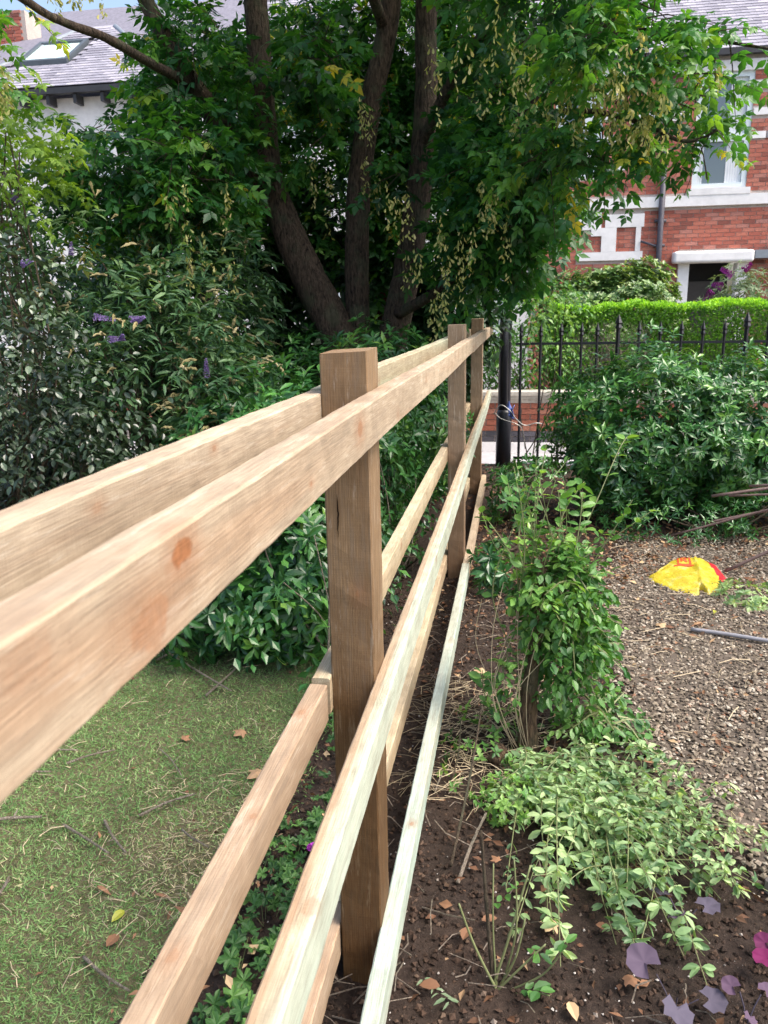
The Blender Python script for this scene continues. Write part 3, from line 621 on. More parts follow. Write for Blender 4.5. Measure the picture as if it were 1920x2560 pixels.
foliage(tree, TRI, cat_L(*LL[3:9], *LL[18:20]), M['maple'], 300, 'leaf', 'foliage')
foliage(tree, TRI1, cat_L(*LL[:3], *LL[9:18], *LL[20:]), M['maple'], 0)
TW.build('twigs', M['bark'], tree)['kind'] = 'stuff'
# hanging seed clusters
WING = leaf_t([(.35, .12), (.75, .2)], .1, .1)
def clusters(C, n, rad, l0=.12, l1=.24):
    out = []
    for c in C:
        nn = n; p = np.array(c[:3])+rng.normal(size=(nn, 3))*np.array(rad)
        for q in p:
            m = 18; ln = rng.uniform(l0, l1); t_ = rng.random(m); P = q+np.stack([.012*rng.normal(size=m), .012*rng.normal(size=m), -t_*ln], 1)
            d = unit(np.stack([rng.normal(size=m)*.6, rng.normal(size=m)*.6, -np.ones(m)], 1)); out.append((P, frames(d, rng.normal(size=(m, 3))), rng.uniform(.022, .044, m), np.clip(rng.normal(.5, .25, m), 0, 1)))
    return cat_L(*out)
def tow(L, k): return [(x*k, y*k, CH+(z-CH)*k) for x, y, z in L]
CL = cat_L(clusters(tow([(.45, 5.1, 2.95), (.62, 4.9, 2.85), (.3, 5.2, 2.85), (.72, 4.9, 2.68), (.15, 5.4, 2.95), (.55, 5., 2.7)], .93), 9, (.11, .12, .09), .08, .20),
           clusters(tow([(-.1, 5.5, 3.25), (-.35, 5.7, 3.2), (.1, 5.5, 3.2)], .9), 5, (.12, .15, .08), .2, .35),
           clusters(tow([(-.50, 6.0, 2.25), (-.35, 6.0, 2.3), (-.12, 6.0, 2.3), (-.62, 6.2, 1.78), (-.75, 6.1, 2.2), (-.2, 5.8, 2.4), (-.5, 6, 1.95), (-.9, 6., 2.5)], .88), 4, (.05, .08, .10), .2, .38),
           clusters([(-1.2, 6.2, 2.8), (-1.45, 6.3, 2.6), (-1.1, 6.0, 3.0), (-2.0, 5.3, 2.45), (-2.15, 5.0, 2.2), (-1.85, 5.2, 2.1)], 4, (.1, .1, .12), .15, .3),
           clusters([(-2.95, 4.35, 3.1), (-2.85, 4.4, 2.95)], 14, (.06, .08, .1), .12, .2),
           clusters([(-2.45, 4.8, 3.46), (-2.6, 4.7, 3.50)], 6, (.09, .08, .03), .10, .16))
foliage(tree, WING, CL, M['samara'], 0, sname='seed_clusters')

# ============================================================ SHRUBS
def stems(name, base, tips, rad, mat, parent, bend=.15):
    A = Acc()
    for tp in tips:
        b = np.array(base)+rng.normal(size=3)*[.05, .05, 0]; tp = np.array(tp); m = (b+tp)/2+rng.normal(size=3)*bend*np.linalg.norm(tp-b)*.4
        A.add(*tube(spline([b, m, tp], 5), np.linspace(rad, rad*.35, 11), 6, .05, False))
    o = A.build(name, mat, parent, True); return o
def inner(c, rad, n): return blobpts(c, np.array(rad)*.75, n, .3)[0]
def shrub(name, loc, label, blobs, fn, T, mat, parts=0, cat='shrub', stemmat=M['twig'], nst=14, srad=.012, group=None, zmin=.03):
    root = thing(name, loc, label, cat, group); LLs = []
    for (c, rad, n, k, size, mu, sdv) in blobs:
        LLs.append(fn(c, rad, n, k, size, rmu=mu, rsd=sdv, zmin=zmin))
        stems('stems', loc, inner(c, rad, nst), srad, stemmat, root)
    foliage(root, T, cat_L(*LLs), mat, parts); return root
def ch(c, rad, n, mu=.5, size=.075): return (c, rad, n, 7, size, mu, .2)
sw = lambda *a, **k: whorls(*a, shell=.62, **k)
shrub('choisya_shrub', (-1.25, 3.75, 0), 'glossy dark green whorled-leaf shrub spilling over the lawn edge beside the near post', [ch((-1.18, 3.65, .52), (.42, .45, .62), 620, .45), ch((-1.42, 3.5, .25), (.30, .35, .32), 160, .4), ch((-.92, 3.55, .42), (.24, .40, .42), 200, .42)], sw, WHORL, M['choisya'], 300)
shrub('choisya_shrub', (-1.25, 4.9, 0), 'glossy green whorled-leaf shrub behind the upper left rail, second from the lawn', [ch((-1.2, 4.7, .72), (.62, .6, .62), 620, .5), ch((-1.7, 4.8, .65), (.5, .6, .6), 350, .45)], sw, WHORL1, M['choisya'], 120)
shrub('choisya_shrub', (-.95, 6.0, 0), 'bright green whorled-leaf shrub in front of the maple stems, nearest the iron post', [ch((-.95, 5.75, .9), (.5, .6, .62), 620, .55), ch((-1.55, 6.0, .85), (.6, .5, .62), 450, .5), ch((-.72, 6.8, .6), (.3, .6, .6), 250, .4)], sw, WHORL1, M['choisya'], 60)
shrub('choisya_shrub', (1.2, 6.4, 0), 'large rounded glossy green shrub in front of the railings right of the fence', [ch((1.05, 6.4, .66), (.76, .6, .64), 1900, .5, .072), ch((1.75, 6.45, .62), (.6, .6, .62), 1100, .55, .072), ch((.72, 6.2, .45), (.30, .4, .42), 200, .4, .07), ch((2.6, 6.4, .7), (.6, .6, .65), 260, .6, .075)], sw, WHORL1, M['choisya'], 300, zmin=.12)
shrub('low_evergreen_shrub', (1.5, 5.9, 0), 'low dark blue-green sprawling shrub under the large rounded shrub', [((1.1, 5.85, .12), (.55, .35, .16), 260, 6, .05, .35, .15), ((1.9, 5.9, .15), (.5, .4, .18), 200, 6, .05, .35, .15)], sw, LONG1, M['choisya'], 0, nst=6)
shrub('seedling_shrub', (-.02, 6.3, 0), 'small leafy evergreen clump at the foot of the last timber post', [ch((-.02, 6.1, .18), (.16, .3, .25), 70, .5), ch((.15, 7.9, .05), (.40, .3, .13), 90, .4), ch((-.1, 4.6, .12), (.12, .2, .16), 40, .4)], sw, WHORL1, M['choisya'], 40, nst=5)
tw_ = shrub('twiggy_shrub', (-.75, 4.9, 0), 'bare-stemmed straggly shrub with dark leaves between the near and second posts', [((-.88, 3.6, .45), (.20, .8, .4), 150, 7, .055, .4, .25), ((-.86, 5.2, .5), (.22, .9, .5), 190, 7, .055, .4, .25), ((-.90, 7.0, .5), (.28, .8, .5), 160, 7, .06, .5, .25)], sprays, OVAL1, M['choisya'], 60, nst=10, srad=.006)
A = Acc()
for k in range(46):
    b = np.array([-.85+.10*rng.normal(), rng.uniform(3., 6.5), 0]); tp = b+[-.05+rng.normal()*.12, rng.normal()*.3, rng.uniform(.5, 1.15)]
    A.add(*tube(spline([b, (b+tp)/2+rng.normal(size=3)*.06, tp], 5), np.linspace(.006, .002, 11), 5, 0, False))
A.build('bare_branches', M['stick'], tw_, True)
# buddleia with narrow leaves and spent flower spikes
bud = shrub('buddleia_shrub', (-2.6, 5.5, 0), 'big buddleia with narrow leaves, buff spent flower spikes and a few mauve blooms', [
    ((-2.35, 5.0, 1.15), (.75, .55, .85), 520, 9, .085, .5, .22), ((-3.1, 5.5, 1.5), (.9, .6, 1.0), 560, 9, .085, .6, .2), ((-2.28, 5.8, 1.45), (.45, .5, .85), 380, 9, .085, .35, .2), ((-1.75, 4.75, .9), (.35, .45, .6), 200, 9, .08, .45, .2), ((-4.2, 6.2, 1.4), (1., .7, 1.1), 350, 9, .10, .5, .2), ((-2.9, 6.9, 1.9), (.65, .5, .9), 420, 9, .10, .25, .15)],
    lambda *a, **k: sprays(*a, tl=.16, droop=.15, shell=.5, **k), LONG, M['budd'], 250, nst=16, srad=.014, zmin=.1)
def spikes(centers, n, L0, L1, root, mat, name, rmu=.5, wd=.011):
    A = Acc()
    for (c, rad) in centers:
        P, d = blobpts(c, rad, n, 1.02); ok = (d[:, 1] < .35) & (d[:, 2] > -.5); P = P[ok]; d = d[ok]
        for p, dd in zip(P, d):
            ax = unit(dd*[1, 1, .3]+[0, 0, .45]+.45*rng.normal(size=3)); ln = rng.uniform(L0, L1); t_ = np.linspace(0, 1, 9)
            Q = p+ax*(t_*ln)[:, None]+np.array([0, 0, -1])*(t_**2*ln*.4)[:, None]+.0015*rng.normal(size=(9, 3))
            V, F = tube(Q, wd*.5*np.array([.35, .9, 1., 1., .9, .8, .6, .45, .1])*(1+.18*rng.normal(size=9)), 5, .28, False)
            A.add(V, F, np.clip(rmu+.22*rng.normal()+.1*rng.normal(size=len(V)), 0, 1))
    o = A.build(name, mat, root); o['kind'] = 'stuff'; return o
spikes([((-2.35, 5.0, 1.15), (.75, .55, .85)), ((-3.1, 5.5, 1.5), (.9, .6, 1.0)), ((-2.28, 5.8, 1.45), (.45, .5, .85)), ((-1.75, 4.75, .9), (.35, .45, .6))], 170, .07, .14, bud, M['spike'], 'spent_flower_spikes', wd=.016)
def bloom(p, ax, ln, root, mat, wd=.014):
    ax = unit(np.array(ax, float)); m = 170; t_ = rng.random(m); a = rng.random(m)*6.3; u = unit(np.cross(ax, [.1, .3, .9])); v = np.cross(ax, u)
    rd = np.cos(a)[:, None]*u+np.sin(a)[:, None]*v; Q = np.array(p)+ax*(t_*ln)[:, None]+rd*(wd*.8*(1-t_*.75))[:, None]
    V, F, r = scat(TINY, Q, frames(rd+ax*.3, ax+0*rd), (np.full(m, wd)*(1-.4*t_))[:, None]*np.array([1.8, 1, 1]), np.clip(rng.normal(.5, .3, m), 0, 1))
    return mk('flower', V, F, mat, root, r)
for p, ax, ln in (((-2.42, 4.42, 1.62), (1, .1, -.15), .13), ((-2.2, 4.42, 1.60), (1, .1, .1), .09), ((-2.17, 4.4, 1.58), (.8, .1, .4), .08), ((-2.34, 4.42, 1.49), (1, 0, .05), .09), ((-2.25, 4.40, 1.48), (.3, 0, 1), .04), ((-1.68, 4.22, 1.28), (0, .1, 1), .11), ((-3.3, 5.0, 2.42), (.5, 0, .8), .12), ((-3.22, 5.0, 2.38), (.5, 0, -.3), .10), ((-2.62, 4.6, 1.97), (.1, 0, 1), .08), ((-2.95, 4.6, 1.93), (.9, 0, .3), .08)):
    bloom(p, ax, ln, bud, M['purple'])
shrub('grey_leaved_shrub', (-3.0, 4.3, 0), 'shaded shrub with oval grey-green leaves at the far left edge', [((-2.95, 4.2, 1.35), (.55, .4, .72), 480, 7, .050, .45, .35), ((-2.55, 4.1, .85), (.5, .35, .6), 280, 7, .045, .35, .3), ((-3.3, 4.3, .6), (.6, .4, .6), 220, 7, .055, .3, .2)], sprays, OVAL, M['greyleaf'], 220, nst=14)
shrub('lime_leaved_climber', (-3.1, 5.1, 0), 'lime green leaved young tree lit from behind at the left edge', [((-3.15, 4.9, 2.62), (.34, .4, .32), 66, 8, .08, .5, .3), ((-3.6, 5.2, 2.8), (.4, .4, .4), 50, 8, .08, .6, .3)], sprays, TRI, M['lime'], 120, cat='small tree', nst=6)
shrub('dark_evergreen', (-1.4, 8.2, 0), 'dense dark evergreen shrub filling the gaps behind the maple stems', [((-4.2, 7.9, 2.2), (1.3, .4, .8), 500, 6, .09, .5, .25), ((-2.3, 8.1, 2.3), (.7, .3, .6), 350, 6, .09, .5, .25), ((-1.6, 8.0, 1.35), (1.1, .35, .95), 1100, 6, .12, .4, .25), ((-3.2, 7.7, 1.5), (1.1, .5, 1.3), 900, 6, .12, .4, .25), ((-.62, 8.0, 1.45), (.40, .35, .55), 300, 6, .10, .5, .25), ((-5.4, 7.6, 1.2), (1.4, .5, 1.3), 400, 6, .09, .4, .25)], sw, OVAL1, M['darkleaf'], 0, nst=16)
shrub('bright_shrub', (.1, 9.0, 0), 'loose sunlit green climber growing over the railings beside the iron post', [((.20, 8.9, 1.72), (.50, .25, .30), 150, 7, .065, .5, .3)], sprays, OVAL1, M['sprout'], 60, 'climber', nst=3, srad=.008)
shrub('wall_shrub', (.4, 11.0, -.2), 'mid green shrub growing above the brick garden wall behind the railings', [((.25, 11.3, 1.0), (.75, .35, .5), 420, 7, .07, .45, .25), ((-.9, 11.4, 1.1), (.9, .35, .6), 300, 7, .07, .3, .2)], sprays, OVAL1, M['sprout'], 0, 'shrub')

# ============================================================ RAILINGS AND STREET
rl_ = thing('iron_railings', (1.3, 8.6, 0), 'black spearhead iron railings on a low stone kerb', 'railings')
A = Acc().box(-.02, 6.2, 8.585, 8.61, 1.258, 1.283); A.build('top_rail', M['iron'], rl_)
A = Acc().box(-.02, 6.2, 8.585, 8.61, .06, .085); A.build('bottom_rail', M['iron'], rl_)
A = Acc().box(-.05, 6.2, 8.45, 8.74, -.2, .0); A.build('kerb_stone', M['gstone'], rl_)
barm = None
xs = [.035, .235, .44, .645]+[.80+.205*k for k in range(26)]
for k, x in enumerate(xs):
    bigs = (k % 6 == 1+4)
    if barm is None:
        A = Acc(); yb = 8.5975; A.add(*tube([(x, yb, 0), (x, yb, 1.34)], .0155, 6)); A.add(*tube([(x, yb, 1.34), (x, yb, 1.355), (x, yb, 1.385), (x, yb, 1.40), (x, yb, 1.48)], [.016, .026, .018, .026, .002], 6)); o = A.build('bar', M['iron'], rl_, False, (x, 8.5975, 0)); barm = o.data
    else:
        o = bpy.data.objects.new('bar', barm); COL.objects.link(o); o.parent = rl_; o.location = Vector((x, 8.5975, 0))-rl_.location
    if bigs: o.scale = (1.5, 1.5, 1.05)
gp = thing('iron_gate_post', (-.13, 8.5, 0), 'thick black iron gate post at the end of the timber fence', 'gate post')
A = Acc(); A.add(*tube([(-.125, 8.5, -.1), (-.125, 8.5, .57), (-.125, 8.5, .60)], [.080, .080, .065], 12)); A.build('lower_post', M['iron'], gp, True)
A = Acc(); A.add(*tube([(-.140, 8.5, .60), (-.135, 8.5, 1.60), (-.135, 8.5, 1.64)], [.052, .048, .02], 12)); A.build('upper_post', M['iron'], gp, True)
A = Acc(); A.add(*tube([(-.11, 9.15, -.2), (-.11, 9.15, 4.2)], .045, 12)); tag(A.build('iron_pole', M['iron'], None, True, (-.11, 9.15, -.2)), 'slim black iron pole rising into the leaves behind the gate post', 'pole')
A = Acc(); A.add(*tube([(-1.39, 8.35, -.1), (-1.39, 8.35, 1.98), (-1.39, 8.35, 2.06), (-1.39, 8.35, 2.11), (-1.39, 8.35, 2.13)], [.083, .083, .075, .05, .01], 14)); tag(A.build('red_post', M['red'], None, True, (-1.39, 8.35, -.1)), 'dull red round-topped post standing behind the maple stems', 'post')
# cloth and wire round the gate post
xx, yy = np.meshgrid(np.linspace(0, 1, 9), np.linspace(0, 1, 9)); q = rng.random(8)*6
V = np.stack([-.085+.06*xx+.012*np.sin(yy*7+q[0]), 8.385-.02*np.sin(xx*9+q[1])*np.cos(yy*6), .55+.13*yy+.03*np.sin(xx*5+q[2])*yy-.04*xx], -1).reshape(-1, 3)
F = np.array([(j*9+i, j*9+i+1, j*9+i+10, j*9+i+9) for j in range(8) for i in range(8)])
o = mk('blue_rag', V, F, M['bluecloth'], None, None, True, (-.06, 8.38, .6)); o.modifiers.new('s', 'SOLIDIFY').thickness = .004; tag(o, 'scrap of blue cloth knotted on the iron gate post', 'cloth')
A = Acc(); A.add(*tube(spline([(-.23, 8.42, .56), (-.16, 8.39, .66), (-.06, 8.38, .60), (.0, 8.38, .52), (.09, 8.4, .45), (.2, 8.42, .47), (.27, 8.45, .46)], 5), .006, 5)); A.add(*tube(spline([(-.22, 8.41, .58), (-.15, 8.38, .52), (.0, 8.37, .47), (.07, 8.38, .40), (.10, 8.4, .2)], 5), .004, 5))
tag(A.build('loose_wire', M['wire'], None, True, (-.2, 8.42, .5)), 'bent grey wire tied round the iron gate post and railings', 'wire')
# brick garden wall: pieces
def piece_mesh(name, sx, sy, sz, mat, K=6, jit=.0):
    out = []
    for q in range(K):
        A = Acc(); b = .004; j = rng.normal(size=(8, 3))*jit
        V = np.array([(x, y, z) for z in (0, sz) for x, y in ((0, 0), (sx, 0), (sx, sy), (0, sy))])+j
        o = mk(name, V, BOXF, mat, None, np.full(8, (q+.5)/K)); out.append(o.data); bpy.data.objects.remove(o)
    return out
def put(me, name, parent, loc, rx=0, sx=None):
    o = bpy.data.objects.new(name, me); COL.objects.link(o); o.parent = parent; o.location = Vector(loc)-par_world(parent)
    if rx: o.rotation_euler[0] = rx
    if sx: o.scale[0] = sx
    return o
gw = thing('garden_wall', (0, 10.55, -.2), 'low red brick garden wall with layered stone coping across the footpath', 'wall')
Acc().box(-8, 7, 10.575, 10.76, -.2, .44).build('mortar_core', M['mortar'], gw)
Acc().box(-8, 7, 10.54, 10.80, -.25, -.075).build('base_slab', M['white'], gw)
for k, (a, b, yo) in enumerate(((.44, .49, .0), (.493, .535, -.03), (.538, .585, -.055))): 
    Acc().box(-8, 7, 10.56+yo, 10.78-yo, a, b).build('coping_course', M['coping'], gw)
bm_ = piece_mesh('brick', .215, .10, .065, M['gbrick'], 6, .0012); dm_ = piece_mesh('brick', .215, .10, .065, M['dbrick'], 4, .0012)
A = Acc()
for rw in range(7):
    z = -.07+rw*.0735
    for k in range(64):
        x = -8+k*.2275+(rw % 2)*.11; pal = dm_ if rw < 2 else bm_
        if -1.7 < x < 1.1: put(random.choice(pal), 'brick', gw, (x, 10.56+random.uniform(-.002, .002), z))
        elif rw >= 2: A.box(x, x+.215, 10.56, 10.66, z, z+.065, rng.random())
A.build('brickwork', M['gbrick'], gw)['kind'] = 'stuff'
# privet hedge
hg = thing('privet_hedge', (3, 11.6, -.2), 'clipped privet hedge with bright lime green top behind the railings', 'hedge')
n = 60000; x = .45+5.5*rng.random(n)**1.25; f = rng.random(n) < .5
zt = 1.66+.03*np.sin(x*5)+.02*np.sin(x*17); y = np.where(f, 11.2+.10*rng.random(n)+.03*vnoise(x, x*0, 9, 3), rng.uniform(11.2, 12.2, n)); z = np.where(f, rng.uniform(.5, 1.62, n), zt-.06*rng.random(n)**.7)
gap = f & (x < 1.75) & (x > .55) & (z < 1.42) & (z > .6+.2*(x-.5)) & (rng.random(n) < .86); x, y, z, f = (a[~gap] for a in (x, y, z, f)); n = len(x)
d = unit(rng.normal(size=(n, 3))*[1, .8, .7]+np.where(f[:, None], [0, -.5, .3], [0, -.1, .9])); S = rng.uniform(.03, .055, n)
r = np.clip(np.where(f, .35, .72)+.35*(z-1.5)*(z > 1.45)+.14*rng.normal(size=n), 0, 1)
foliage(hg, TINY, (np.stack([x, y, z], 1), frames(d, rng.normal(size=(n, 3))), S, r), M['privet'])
A = Acc()
for k in range(420):
    xx = rng.uniform(.5, 1.9) if k < 300 else rng.uniform(1.9, 5.8); yy = rng.uniform(11.2, 11.4); z0 = rng.uniform(.4, .8); l = rng.uniform(.3, .8); l = min(l, 1.55-z0)
    A.add(*tube([(xx, yy, z0), (xx+.06*rng.normal(), yy+.02, z0+l*.5), (xx+.14*rng.normal(), yy, z0+l)], [.006, .005, .002], 4, 0, False))
A.build('bare_stems', M['stick'], hg)['kind'] = 'stuff'

shrub('round_evergreen_bush', (1.5, 13.2, -.2), 'large domed light green bush in the front garden of the brick house', [((1.42, 13.2, 1.05), (1.08, .8, 1.17), 8000, 6, .078, .5, .28)], lambda *a, **k: whorls(*a, shell=.8, **k), OVAL1, M['rbush'], 0, 'bush', zmin=.6)
b2 = shrub('flowering_buddleia', (3.3, 12.8, -.2), 'grey-green buddleia with magenta flower spikes by the dark doorway', [((3.35, 12.8, 1.45), (.68, .5, .72), 500, 7, .10, .5, .3)], lambda *a, **k: whorls(*a, shell=.5, **k), LONG1, M['greygreen'], 0, 'shrub')
for p, ax, ln in (((2.72, 12.4, 1.83), (-.6, 0, -.7), .2), ((2.85, 12.4, 1.88), (-.8, 0, .2), .15), ((2.98, 12.4, 2.02), (-.8, 0, .5), .2), ((3.1, 12.4, 2.08), (.5, 0, .5), .15)): bloom(p, ax, ln, b2, M['magenta'], .04)

# ============================================================ BRICK HOUSE (right)
YF = 17.0
bh = thing('red_brick_house', (4, YF, -.2), 'red brick terraced house with white stone bands, tall sash window and dark doorway', 'house')
holes = [(3.19, 4.17, 3.78, 5.85), (.62, 1.50, 4.05, 5.75), (3.04, 4.30, -.2, 2.62), (5.3, 6.5, .3, 2.4), (5.2, 6.2, 3.78, 5.8)]
# mortar wall cut round the openings: a grid of cells
def cutwall(x0, x1, z0, z1, y0, y1, holes, name, mat, parent):
    xs = sorted({x0, x1, *[h[0] for h in holes], *[h[1] for h in holes]}); zs = sorted({z0, z1, *[h[2] for h in holes], *[h[3] for h in holes]})
    xs = [x for x in xs if x0 <= x <= x1]; zs = [z for z in zs if z0 <= z <= z1]; A = Acc()
    for i in range(len(xs)-1):
        j = 0
        while j < len(zs)-1:
            cx = (xs[i]+xs[i+1])/2
            solid = lambda q: not any(h[0] < cx < h[1] and h[2] < (zs[q]+zs[q+1])/2 < h[3] for h in holes)
            if not solid(j): j += 1; continue
            k = j
            while k+1 < len(zs)-1 and solid(k+1): k += 1
            A.box(xs[i], xs[i+1], y0, y1, zs[j], zs[k+1]); j = k+1
    return A.build(name, mat, parent)
cutwall(.2, 9, -.2, 6.13, YF, YF+.25, holes, 'wall', M['mortar2'], bh)
bandrects = [(.2, 9, 3.47, 3.66)]
stone = [(1.63, 2.36, 3.13, 3.37), (1.57, 1.85, 2.68, 3.128), (1.37, 1.57, 2.98, 3.128), (2.215, 2.31, 2.68, 3.128), (1.12, 2.36, 2.52, 2.678), (1.12, 1.56, 3.10, 3.468),
         (1.50, 1.80, 4.63, 4.76), (1.50, 1.95, 5.07, 5.19), (1.50, 1.8, 5.47, 5.58), (1.50, 1.95, 4.17, 4.30), (4.19, 4.52, 5.02, 5.14), (4.19, 4.44, 4.62, 4.74), (4.19, 4.6, 5.46, 5.60), (3.04, 3.2, 2.62, 2.63),
         (2.0, 2.6, 5.02, 5.14), (2.75, 3.1, 4.99, 5.12), (.2, 9, 5.78, 5.96)]
A = Acc(); hb = piece_mesh('brick', .215, .03, .065, M['brick'], 8, .0008); cnt = 0
cand = []
for rw in range(84):
    z = -.18+rw*.0735
    for k in range(40):
        x = .2+k*.2275+(rw % 2)*.112; xe = x+.215
        segs = [(x, xe)]
        for (a, b, c, d_) in holes+stone+bandrects:
            if c < z+.06 and d_ > z+.005:
                ns = []
                for (p, q) in segs:
                    if b <= p or a >= q: ns.append((p, q))
                    else:
                        if p < a-.02: ns.append((p, a-.002))
                        if q > b+.02: ns.append((b+.002, q))
                segs = ns
        for (p, q) in segs:
            if abs(q-p-.215) < .001: cand.append((x, z))
            else: A.box(p, q, YF-.012, YF+.02, z, z+.065, rng.random())
key = [(abs(x-3.6)*.9+abs(z-3.1), x, z) for x, z in cand if x < 4.35]; key.sort(); pick = set((x, z) for _, x, z in key[:300])
for (x, z) in cand:
    if (x, z) in pick: put(random.choice(hb), 'brick', bh, (x, YF-.012+random.uniform(-.001, .001), z))
    else: A.box(x, x+.215, YF-.012, YF+.02, z, z+.065, rng.random())
A.build('brickwork', M['brick'], bh)['kind'] = 'stuff'
for (a, b, c, d_) in stone[:-1]:
    if d_-c > .05: Acc().box(a, b, YF-.05 if d_ < 3.4 else YF-.03, YF+.02, c, d_).build('stone_block', M['white'], bh)
Acc().box(.2, 9, YF-.07, YF+.02, 3.47, 3.66).build('string_course', M['white'], bh)
Acc().box(.2, 9, YF-.05, YF+.02, 5.78, 5.96).build('cornice', M['white'], bh)
for k, x in enumerate((4.53, 4.45)): Acc().box(x, x+.25, YF-.028, YF+.02, (5.02, 4.62)[k], (5.14, 4.74)[k]).build('grey_block', M['gstone'], bh)
def window(parent, x0, x1, z0, z1, tr, curt=True, fw=.09, y=None):
    y = YF+.06 if y is None else y
    A = Acc(); A.box(x0, x0+fw, y-.05, y+.05, z0, z1).box(x1-fw, x1, y-.05, y+.05, z0, z1).box(x0+fw, x1-fw, y-.05, y+.05, z0, z0+fw).box(x0+fw, x1-fw, y-.05, y+.05, z1-fw, z1).box(x0+fw, x1-fw, y-.065, y+.04, tr, tr+.12)
    f = A.build('window', M['frame'], parent)
    for (a, b) in ((z0+fw, tr), (tr+.12, z1-fw)): Acc().box(x0+fw, x1-fw, y+.0, y+.012, a, b).build('pane', M['glass'], f)
    for (a, b) in ((z0+fw, tr), (tr+.12, z1-fw)):   # glazing shows pale curtains close behind
        if curt:
            for (c, d_) in ((x1-fw-.30*(x1-x0), x1-fw-.005), (x0+fw+.005, x0+fw+.10)):
                n = 22; xs = np.linspace(c, d_, n); V = [(xx, y-.006-.004*math.sin(i*1.9), z) for z in (a+.002, b-.002) for i, xx in enumerate(xs)]
                mk('curtain', V, np.array([(i, i+1, n+i+1, n+i) for i in range(n-1)]), M['curtain'], f, None, True)
    return f
window(bh, 3.19, 4.17, 3.78, 5.78, 4.60)
Acc().box(3.12, 4.24, YF-.08, YF+.1, 3.66, 3.775).build('window_sill', M['white'], bh)
window(bh, .62, 1.50, 4.05, 5.75, 4.9)
window(bh, 5.2, 6.2, 3.78, 5.78, 4.6); window(bh, 5.3, 6.5, .3, 2.4, 1.5)
A = Acc(); A.box(2.91, 4.37, YF-.30, YF-.0, 2.42, 2.64); o = A.build('door_canopy', M['white'], bh); m_ = o.modifiers.new('b', 'BEVEL'); m_.width = .05; m_.segments = 4
Acc().box(4.38, 8.0, YF-.28, YF-.0, 2.48, 2.63).build('lead_flashing', M['lead'], bh)
Acc().box(3.04, 3.24, YF-.10, YF+.2, -.2, 2.415).build('pilaster', M['white'], bh)
Acc().box(4.12, 4.32, YF-.10, YF+.2, -.2, 2.415).build('pilaster', M['white'], bh)
Acc().box(3.24, 4.12, YF+.6, YF+.7, -.2, 2.6).build('porch_back', M['inside'], bh)
Acc().box(3.24, 4.12, YF+.25, YF+.6, 2.45, 2.6).build('porch_ceiling', M['inside'], bh)
Acc().box(3.3, 4.05, YF+.5, YF+.56, -.2, 2.1).build('door', simple('door_mat', (.05, .04, .035), .5), bh)
dp = Acc(); dp.add(*tube([(2.66, YF-.09, -.2), (2.66, YF-.09, 5.15)], .055, 10)); dp.add(*tube([(2.66, YF-.09, 5.15), (2.66, YF-.09, 5.3), (2.66, YF-.09, 5.32)], [.055, .12, .12], 10)); dp.add(*tube([(2.66, YF-.09, 5.3), (2.66, YF-.1, 6.0)], .045, 8))
for z in (4.35, 3.2, 2.75): dp.box(2.55, 2.77, YF-.05, YF-.014, z, z+.05)
dp.add(*tube([(2.31, YF-.08, 2.86), (2.6, YF-.08, 2.76), (2.66, YF-.09, 2.66)], .022, 8)); dp.build('drainpipe', M['pipe'], bh, True)
Acc().box(.2, 9, YF-.16, YF-.04, 6.03, 6.13).build('gutter', M['gutter'], bh)

def roofslates(parent, x0, x1, z0, y0, m, rows, pick_x, mat=M['slate'], skip=None, clip=None, limit=300):
    sl = math.sqrt(1+m*m); ex = .16; n = int((x1-x0)/.255); th = math.atan(m); A = Acc(); cnt = 0
    K = 6; ms = []
    for q in range(K):
        V = np.array([(x, y, z) for z in (0, .012) for x, y in ((0, 0), (.25, 0), (.25, .26), (0, .26))]); V[:, 2] += .018-.018*V[:, 1]/.26
        o = mk('slate', V, BOXF, mat, None, np.full(8, (q+.5)/K)); ms.append(o.data); bpy.data.objects.remove(o)
    ca, sa = math.cos(th), math.sin(th); base = ms[0]
    Vt = np.array([v.co for v in base.vertices]); Rm = np.array([[1, 0, 0], [0, ca, -sa], [0, sa, ca]])
    for rw in range(rows):
        d = rw*ex; yy = y0+d*ca; zz = z0+d*sa
        for k in range(n):
            x = x0+k*.255+(rw % 2)*.1275
            if clip and not clip(x+.125, yy): continue
            if skip and skip[0]-.2 < x < skip[1] and skip[2]-.2 < yy < skip[3]: continue
            if pick_x[0] < x < pick_x[1] and cnt < limit:
                put(random.choice(ms), 'slate', parent, (x, yy, zz), th); cnt += 1
            else: A.add(Vt@Rm.T+np.array([x, yy, zz]), BOXF, rng.random())
    A.build('slating', mat, parent)['kind'] = 'stuff'
def roofslab(name, pts, mat, parent, t_=.06):
    P = np.array(pts, float); n = len(P); V = np.concatenate([P, P-[0, 0, t_]])
    F = [tuple(range(n)), tuple(range(n, 2*n))[::-1]]; S = np.array([(i, i+n, (i+1) % n+n, (i+1) % n) for i in range(n)])
    return mk(name, V, [np.array(F), S], mat, parent)
m_r = .68
roofslab('roof', [(.2, YF-.12, 6.10), (9, YF-.12, 6.10), (9, 21.5, 6.10+m_r*4.62), (.2, 21.5, 6.10+m_r*4.62)], M['slateu'], bh)
roofslates(bh, .2, 9, 6.115, YF-.14, m_r, 30, (3.2, 6.2))
